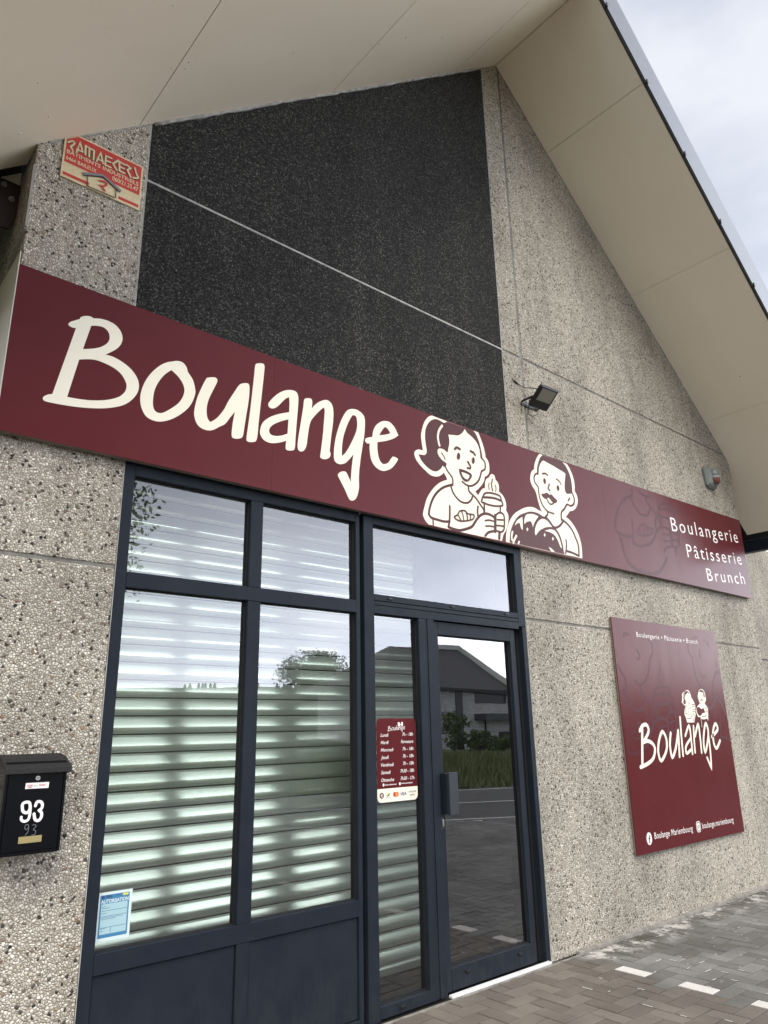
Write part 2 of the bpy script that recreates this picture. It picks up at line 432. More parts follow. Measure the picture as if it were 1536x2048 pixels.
M_sidew = Mat('sign_return_panel', (0.66, 0.61, 0.51), 0.5)

M_pav = Mat('concrete_paver', (0.25, 0.23, 0.2), 0.85)
va = M_pav.node('ShaderNodeVertexColor', layer_name='block')
sepb = M_pav.node('ShaderNodeSeparateColor', {0: va.outputs[0]})
warm = M_pav.ramp(sepb.outputs[0], [(0.0, (0.122, 0.103, 0.084)), (0.5, (0.145, 0.124, 0.102)), (1.0, (0.172, 0.149, 0.124))])
grey = M_pav.ramp(sepb.outputs[0], [(0.0, (0.122, 0.117, 0.103)), (0.5, (0.160, 0.157, 0.143)), (1.0, (0.20, 0.198, 0.187))])
pc = M_pav.coord()
sx = M_pav.node('ShaderNodeSeparateXYZ', {0: pc})
zone = sepb.outputs[1]
_c = M_pav.mix(zone, warm, grey)
g1 = M_pav.noise(pc, 1.6, 6, 0.65)
_c = M_pav.mix(1.0, _c, M_pav.ramp(g1, [(0.32, 0.72), (0.65, 1.22)]), 'MULTIPLY')
g2 = M_pav.noise(pc, 160, 3, 0.8)
_c = M_pav.mix(0.7, _c, M_pav.ramp(g2, [(0.30, 0.62), (0.7, 1.35)]), 'MULTIPLY')
# lime bloom and splashes of old paint near the bay line
ef = M_pav.noise(M_pav.coord(loc=(1.3, 0.4, 0)), 5.2, 12, 0.86, 0.3)
efm = M_pav.math('MULTIPLY', M_pav.ramp(ef, [(0.585, 0.0), (0.66, 1.0)]), M_pav.math('MULTIPLY', M_pav.maprange(sx.outputs[0], 4.5, 5.0), M_pav.maprange(sx.outputs[0], 9.0, 6.0, 0.25, 1.0)))
_c = M_pav.mix(M_pav.math('MULTIPLY', efm, 0.75), _c, (0.50, 0.49, 0.46))
damp = M_pav.math('MULTIPLY', M_pav.ramp(M_pav.noise(M_pav.coord(loc=(4, 9, 0)), 0.9, 4, 0.6), [(0.50, 0.0), (0.58, 1.0)]), M_pav.maprange(sx.outputs[0], 4.7, 5.2))
_c = M_pav.mix(M_pav.math('MULTIPLY', damp, 0.30), _c, (0.055, 0.050, 0.036))
dirt = M_pav.ramp(M_pav.noise(M_pav.coord(loc=(2, 5, 0)), 12, 9, 0.8), [(0.58, 0.0), (0.70, 0.55)])
_c = M_pav.mix(dirt, _c, (0.07, 0.06, 0.05))
nearw = M_pav.maprange(sx.outputs[1], -0.36, -0.12)
ms = M_pav.math('MULTIPLY', nearw, M_pav.math('MULTIPLY', M_pav.ramp(M_pav.noise(pc, 5.5, 8, 0.7), [(0.42, 0.0), (0.58, 1.0)]), M_pav.maprange(sx.outputs[0], 4.85, 5.05)))
_c = M_pav.mix(M_pav.math('MULTIPLY', ms, 0.85), _c, (0.045, 0.042, 0.025))
wl_ = M_pav.math('MULTIPLY', nearw, M_pav.math('MULTIPLY', M_pav.ramp(M_pav.noise(M_pav.coord(loc=(7, 2, 0)), 4.0, 9, 0.8), [(0.50, 0.0), (0.56, 1.0)]), M_pav.maprange(sx.outputs[0], 4.9, 5.0)))
_c = M_pav.mix(M_pav.math('MULTIPLY', wl_, 0.85), _c, (0.56, 0.54, 0.50))
M_pav.set('Base Color', _c)
M_pav.set('Normal', M_pav.bump(g2, 0.5, 0.004))
M_pavw = Mat('white_painted_paver', (0.72, 0.70, 0.66), 0.8)
_n = M_pavw.noise(M_pavw.coord(), 60, 6, 0.7)
M_pavw.set('Base Color', M_pavw.ramp(_n, [(0.30, (0.22, 0.20, 0.18)), (0.40, (0.58, 0.56, 0.52)), (0.8, (0.72, 0.70, 0.67))]))
M_sand = Mat('joint_sand', (0.10, 0.09, 0.08), 0.95)
pc = M_sand.coord(); sx = M_sand.node('ShaderNodeSeparateXYZ', {0: pc})
_w = M_sand.math('MULTIPLY', M_sand.ramp(M_sand.noise(pc, 4.0, 6, 0.75), [(0.46, 0.0), (0.52, 1.0)]), M_sand.maprange(sx.outputs[0], 4.55, 4.8))
_c = M_sand.mix(_w, M_sand.ramp(M_sand.noise(pc, 5, 6), [(0.3, (0.018, 0.016, 0.013)), (0.7, (0.045, 0.040, 0.033))]), (0.62, 0.60, 0.55))
M_sand.set('Base Color', _c)
M_kerb = Mat('concrete_edging', (0.30, 0.28, 0.25), 0.9)
_n = M_kerb.noise(M_kerb.coord(), 14, 8, 0.7)
M_kerb.set('Base Color', M_kerb.ramp(_n, [(0.3, (0.12, 0.11, 0.09)), (0.5, (0.24, 0.225, 0.20)), (0.75, (0.36, 0.34, 0.31))]))
M_sill = Mat('white_sill_strip', (0.72, 0.72, 0.71), 0.55)
M_sill.set('Base Color', M_sill.ramp(M_sill.noise(M_sill.coord(), 18, 8, 0.75), [(0.30, (0.35, 0.34, 0.33)), (0.42, (0.70, 0.70, 0.70))]))
M_asph = Mat('asphalt', (0.05, 0.05, 0.05), 0.9)
_n = M_asph.noise(M_asph.coord(), 0.7, 8, 0.7)
M_asph.set('Base Color', M_asph.ramp(_n, [(0.3, (0.045, 0.044, 0.043)), (0.7, (0.085, 0.082, 0.078))]))
M_line = Mat('road_paint', (0.62, 0.62, 0.60), 0.7)
M_field = Mat('field_green', (0.045, 0.065, 0.020), 0.95)
_n = M_field.noise(M_field.coord(), 0.35, 8, 0.7)
M_field.set('Base Color', M_field.ramp(_n, [(0.3, (0.035, 0.052, 0.018)), (0.7, (0.065, 0.088, 0.032))]))
def leafmat(name, c, k=1.0):
    M = Mat(name, c, 0.65, spec=0.25)
    oi = M.node('ShaderNodeVertexColor', layer_name='leaf')
    s_ = M.node('ShaderNodeSeparateColor', {0: oi.outputs[0]})
    M.set('Base Color', M.ramp(s_.outputs[0], [(0.0, tuple(x*0.55 for x in c)), (1.0, tuple(x*1.5 for x in c))]))
    return M
M_leaf = leafmat('leaf_green', (0.085, 0.125, 0.04))
M_leafd = leafmat('conifer_green', (0.035, 0.055, 0.025))
M_grassb = leafmat('verge_grass', (0.17, 0.20, 0.075))
M_bark = Mat('bark', (0.11, 0.085, 0.06), 0.9)
_n = M_bark.noise(M_bark.coord(scale=(8, 8, 1.5)), 2.0, 6, 0.7)
M_bark.set('Base Color', M_bark.ramp(_n, [(0.3, (0.05, 0.04, 0.03)), (0.7, (0.16, 0.13, 0.10))]))
M_hwall = Mat('whitewashed_brick', (0.36, 0.35, 0.33), 0.9)
_b = M_hwall.node('ShaderNodeTexBrick', {'Vector': M_hwall.coord(rot=(math.pi/2, 0, 0)), 'Color1': (0.84, 0.83, 0.80, 1), 'Color2': (0.62, 0.61, 0.59, 1), 'Mortar': (0.45, 0.45, 0.43, 1), 'Scale': 1.0, 'Mortar Size': 0.012, 'Brick Width': 0.42, 'Row Height': 0.14})
M_hwall.set('Base Color', _b.outputs['Color'])
M_tile = Mat('dark_roof_tiles', (0.05, 0.048, 0.05), 0.8)
_wv = M_tile.node('ShaderNodeTexWave', {'Vector': M_tile.coord(), 'Scale': 1.6}, wave_type='BANDS', bands_direction='Z')
M_tile.set('Base Color', M_tile.ramp(_wv.outputs['Fac'], [(0.0, (0.10, 0.096, 0.10)), (1.0, (0.155, 0.148, 0.15))]))
M_verge = Mat('pale_verge', (0.75, 0.77, 0.68), 0.7)
M_hwin = Mat('dark_window', (0.012, 0.015, 0.018), 0.12)
M_blackp = Mat('black_enamel', (0.003, 0.0033, 0.005), 0.25, spec=0.2)
M_blackr = Mat('black_textured_lid', (0.020, 0.020, 0.021), 0.7, spec=0.2)
_n = M_blackr.noise(M_blackr.coord(), 220, 3, 0.7)
M_blackr.set('Base Color', M_blackr.ramp(_n, [(0.4, (0.014, 0.014, 0.015)), (0.75, (0.040, 0.039, 0.037))]))
M_blackr.set('Normal', M_blackr.bump(_n, 0.5, 0.002))
M_brass = Mat('brass_plate', (0.50, 0.40, 0.19), 0.38, 0.7)
M_steel = Mat('steel_lock', (0.55, 0.55, 0.54), 0.3, 0.9)
M_silver = Mat('silver_print', (0.13, 0.13, 0.14), 0.4)
M_red = Mat('red_print', (0.52, 0.035, 0.025), 0.5)
M_ycream = Mat('yellowed_plastic', (0.72, 0.59, 0.36), 0.5)
_n = M_ycream.noise(M_ycream.coord(), 25, 5, 0.6)
M_ycream.set('Base Color', M_ycream.ramp(_n, [(0.3, (0.62, 0.50, 0.30)), (0.7, (0.74, 0.62, 0.40))]))
M_kprint = Mat('black_print', (0.012, 0.012, 0.014), 0.5)
M_gprint = Mat('grey_print', (0.20, 0.20, 0.21), 0.5)
M_blue = Mat('blue_print', (0.045, 0.19, 0.36), 0.5)
M_paper = Mat('pale_blue_paper', (0.34, 0.52, 0.56), 0.6)
M_paperw = Mat('laminate_margin', (0.60, 0.70, 0.70), 0.3)
M_yel = Mat('yellow_print', (0.62, 0.62, 0.08), 0.5)
M_green = Mat('green_print', (0.03, 0.16, 0.03), 0.5)
M_orange = Mat('orange_print', (0.75, 0.20, 0.03), 0.5)
M_navy = Mat('navy_print', (0.02, 0.05, 0.22), 0.5)
M_flood = Mat('black_cast_metal', (0.010, 0.010, 0.010), 0.4)
M_lens = Mat('floodlight_lens', (0.24, 0.225, 0.185), 0.3)
M_gplas = Mat('grey_green_plastic', (0.15, 0.17, 0.16), 0.4)
M_gplas2 = Mat('pale_grey_plastic', (0.27, 0.28, 0.28), 0.35)
M_olens = Mat('orange_red_lens', (0.13, 0.035, 0.018), 0.35)
M_handle = Mat('grey_powder_coat', (0.028, 0.034, 0.042), 0.45, spec=0.3)

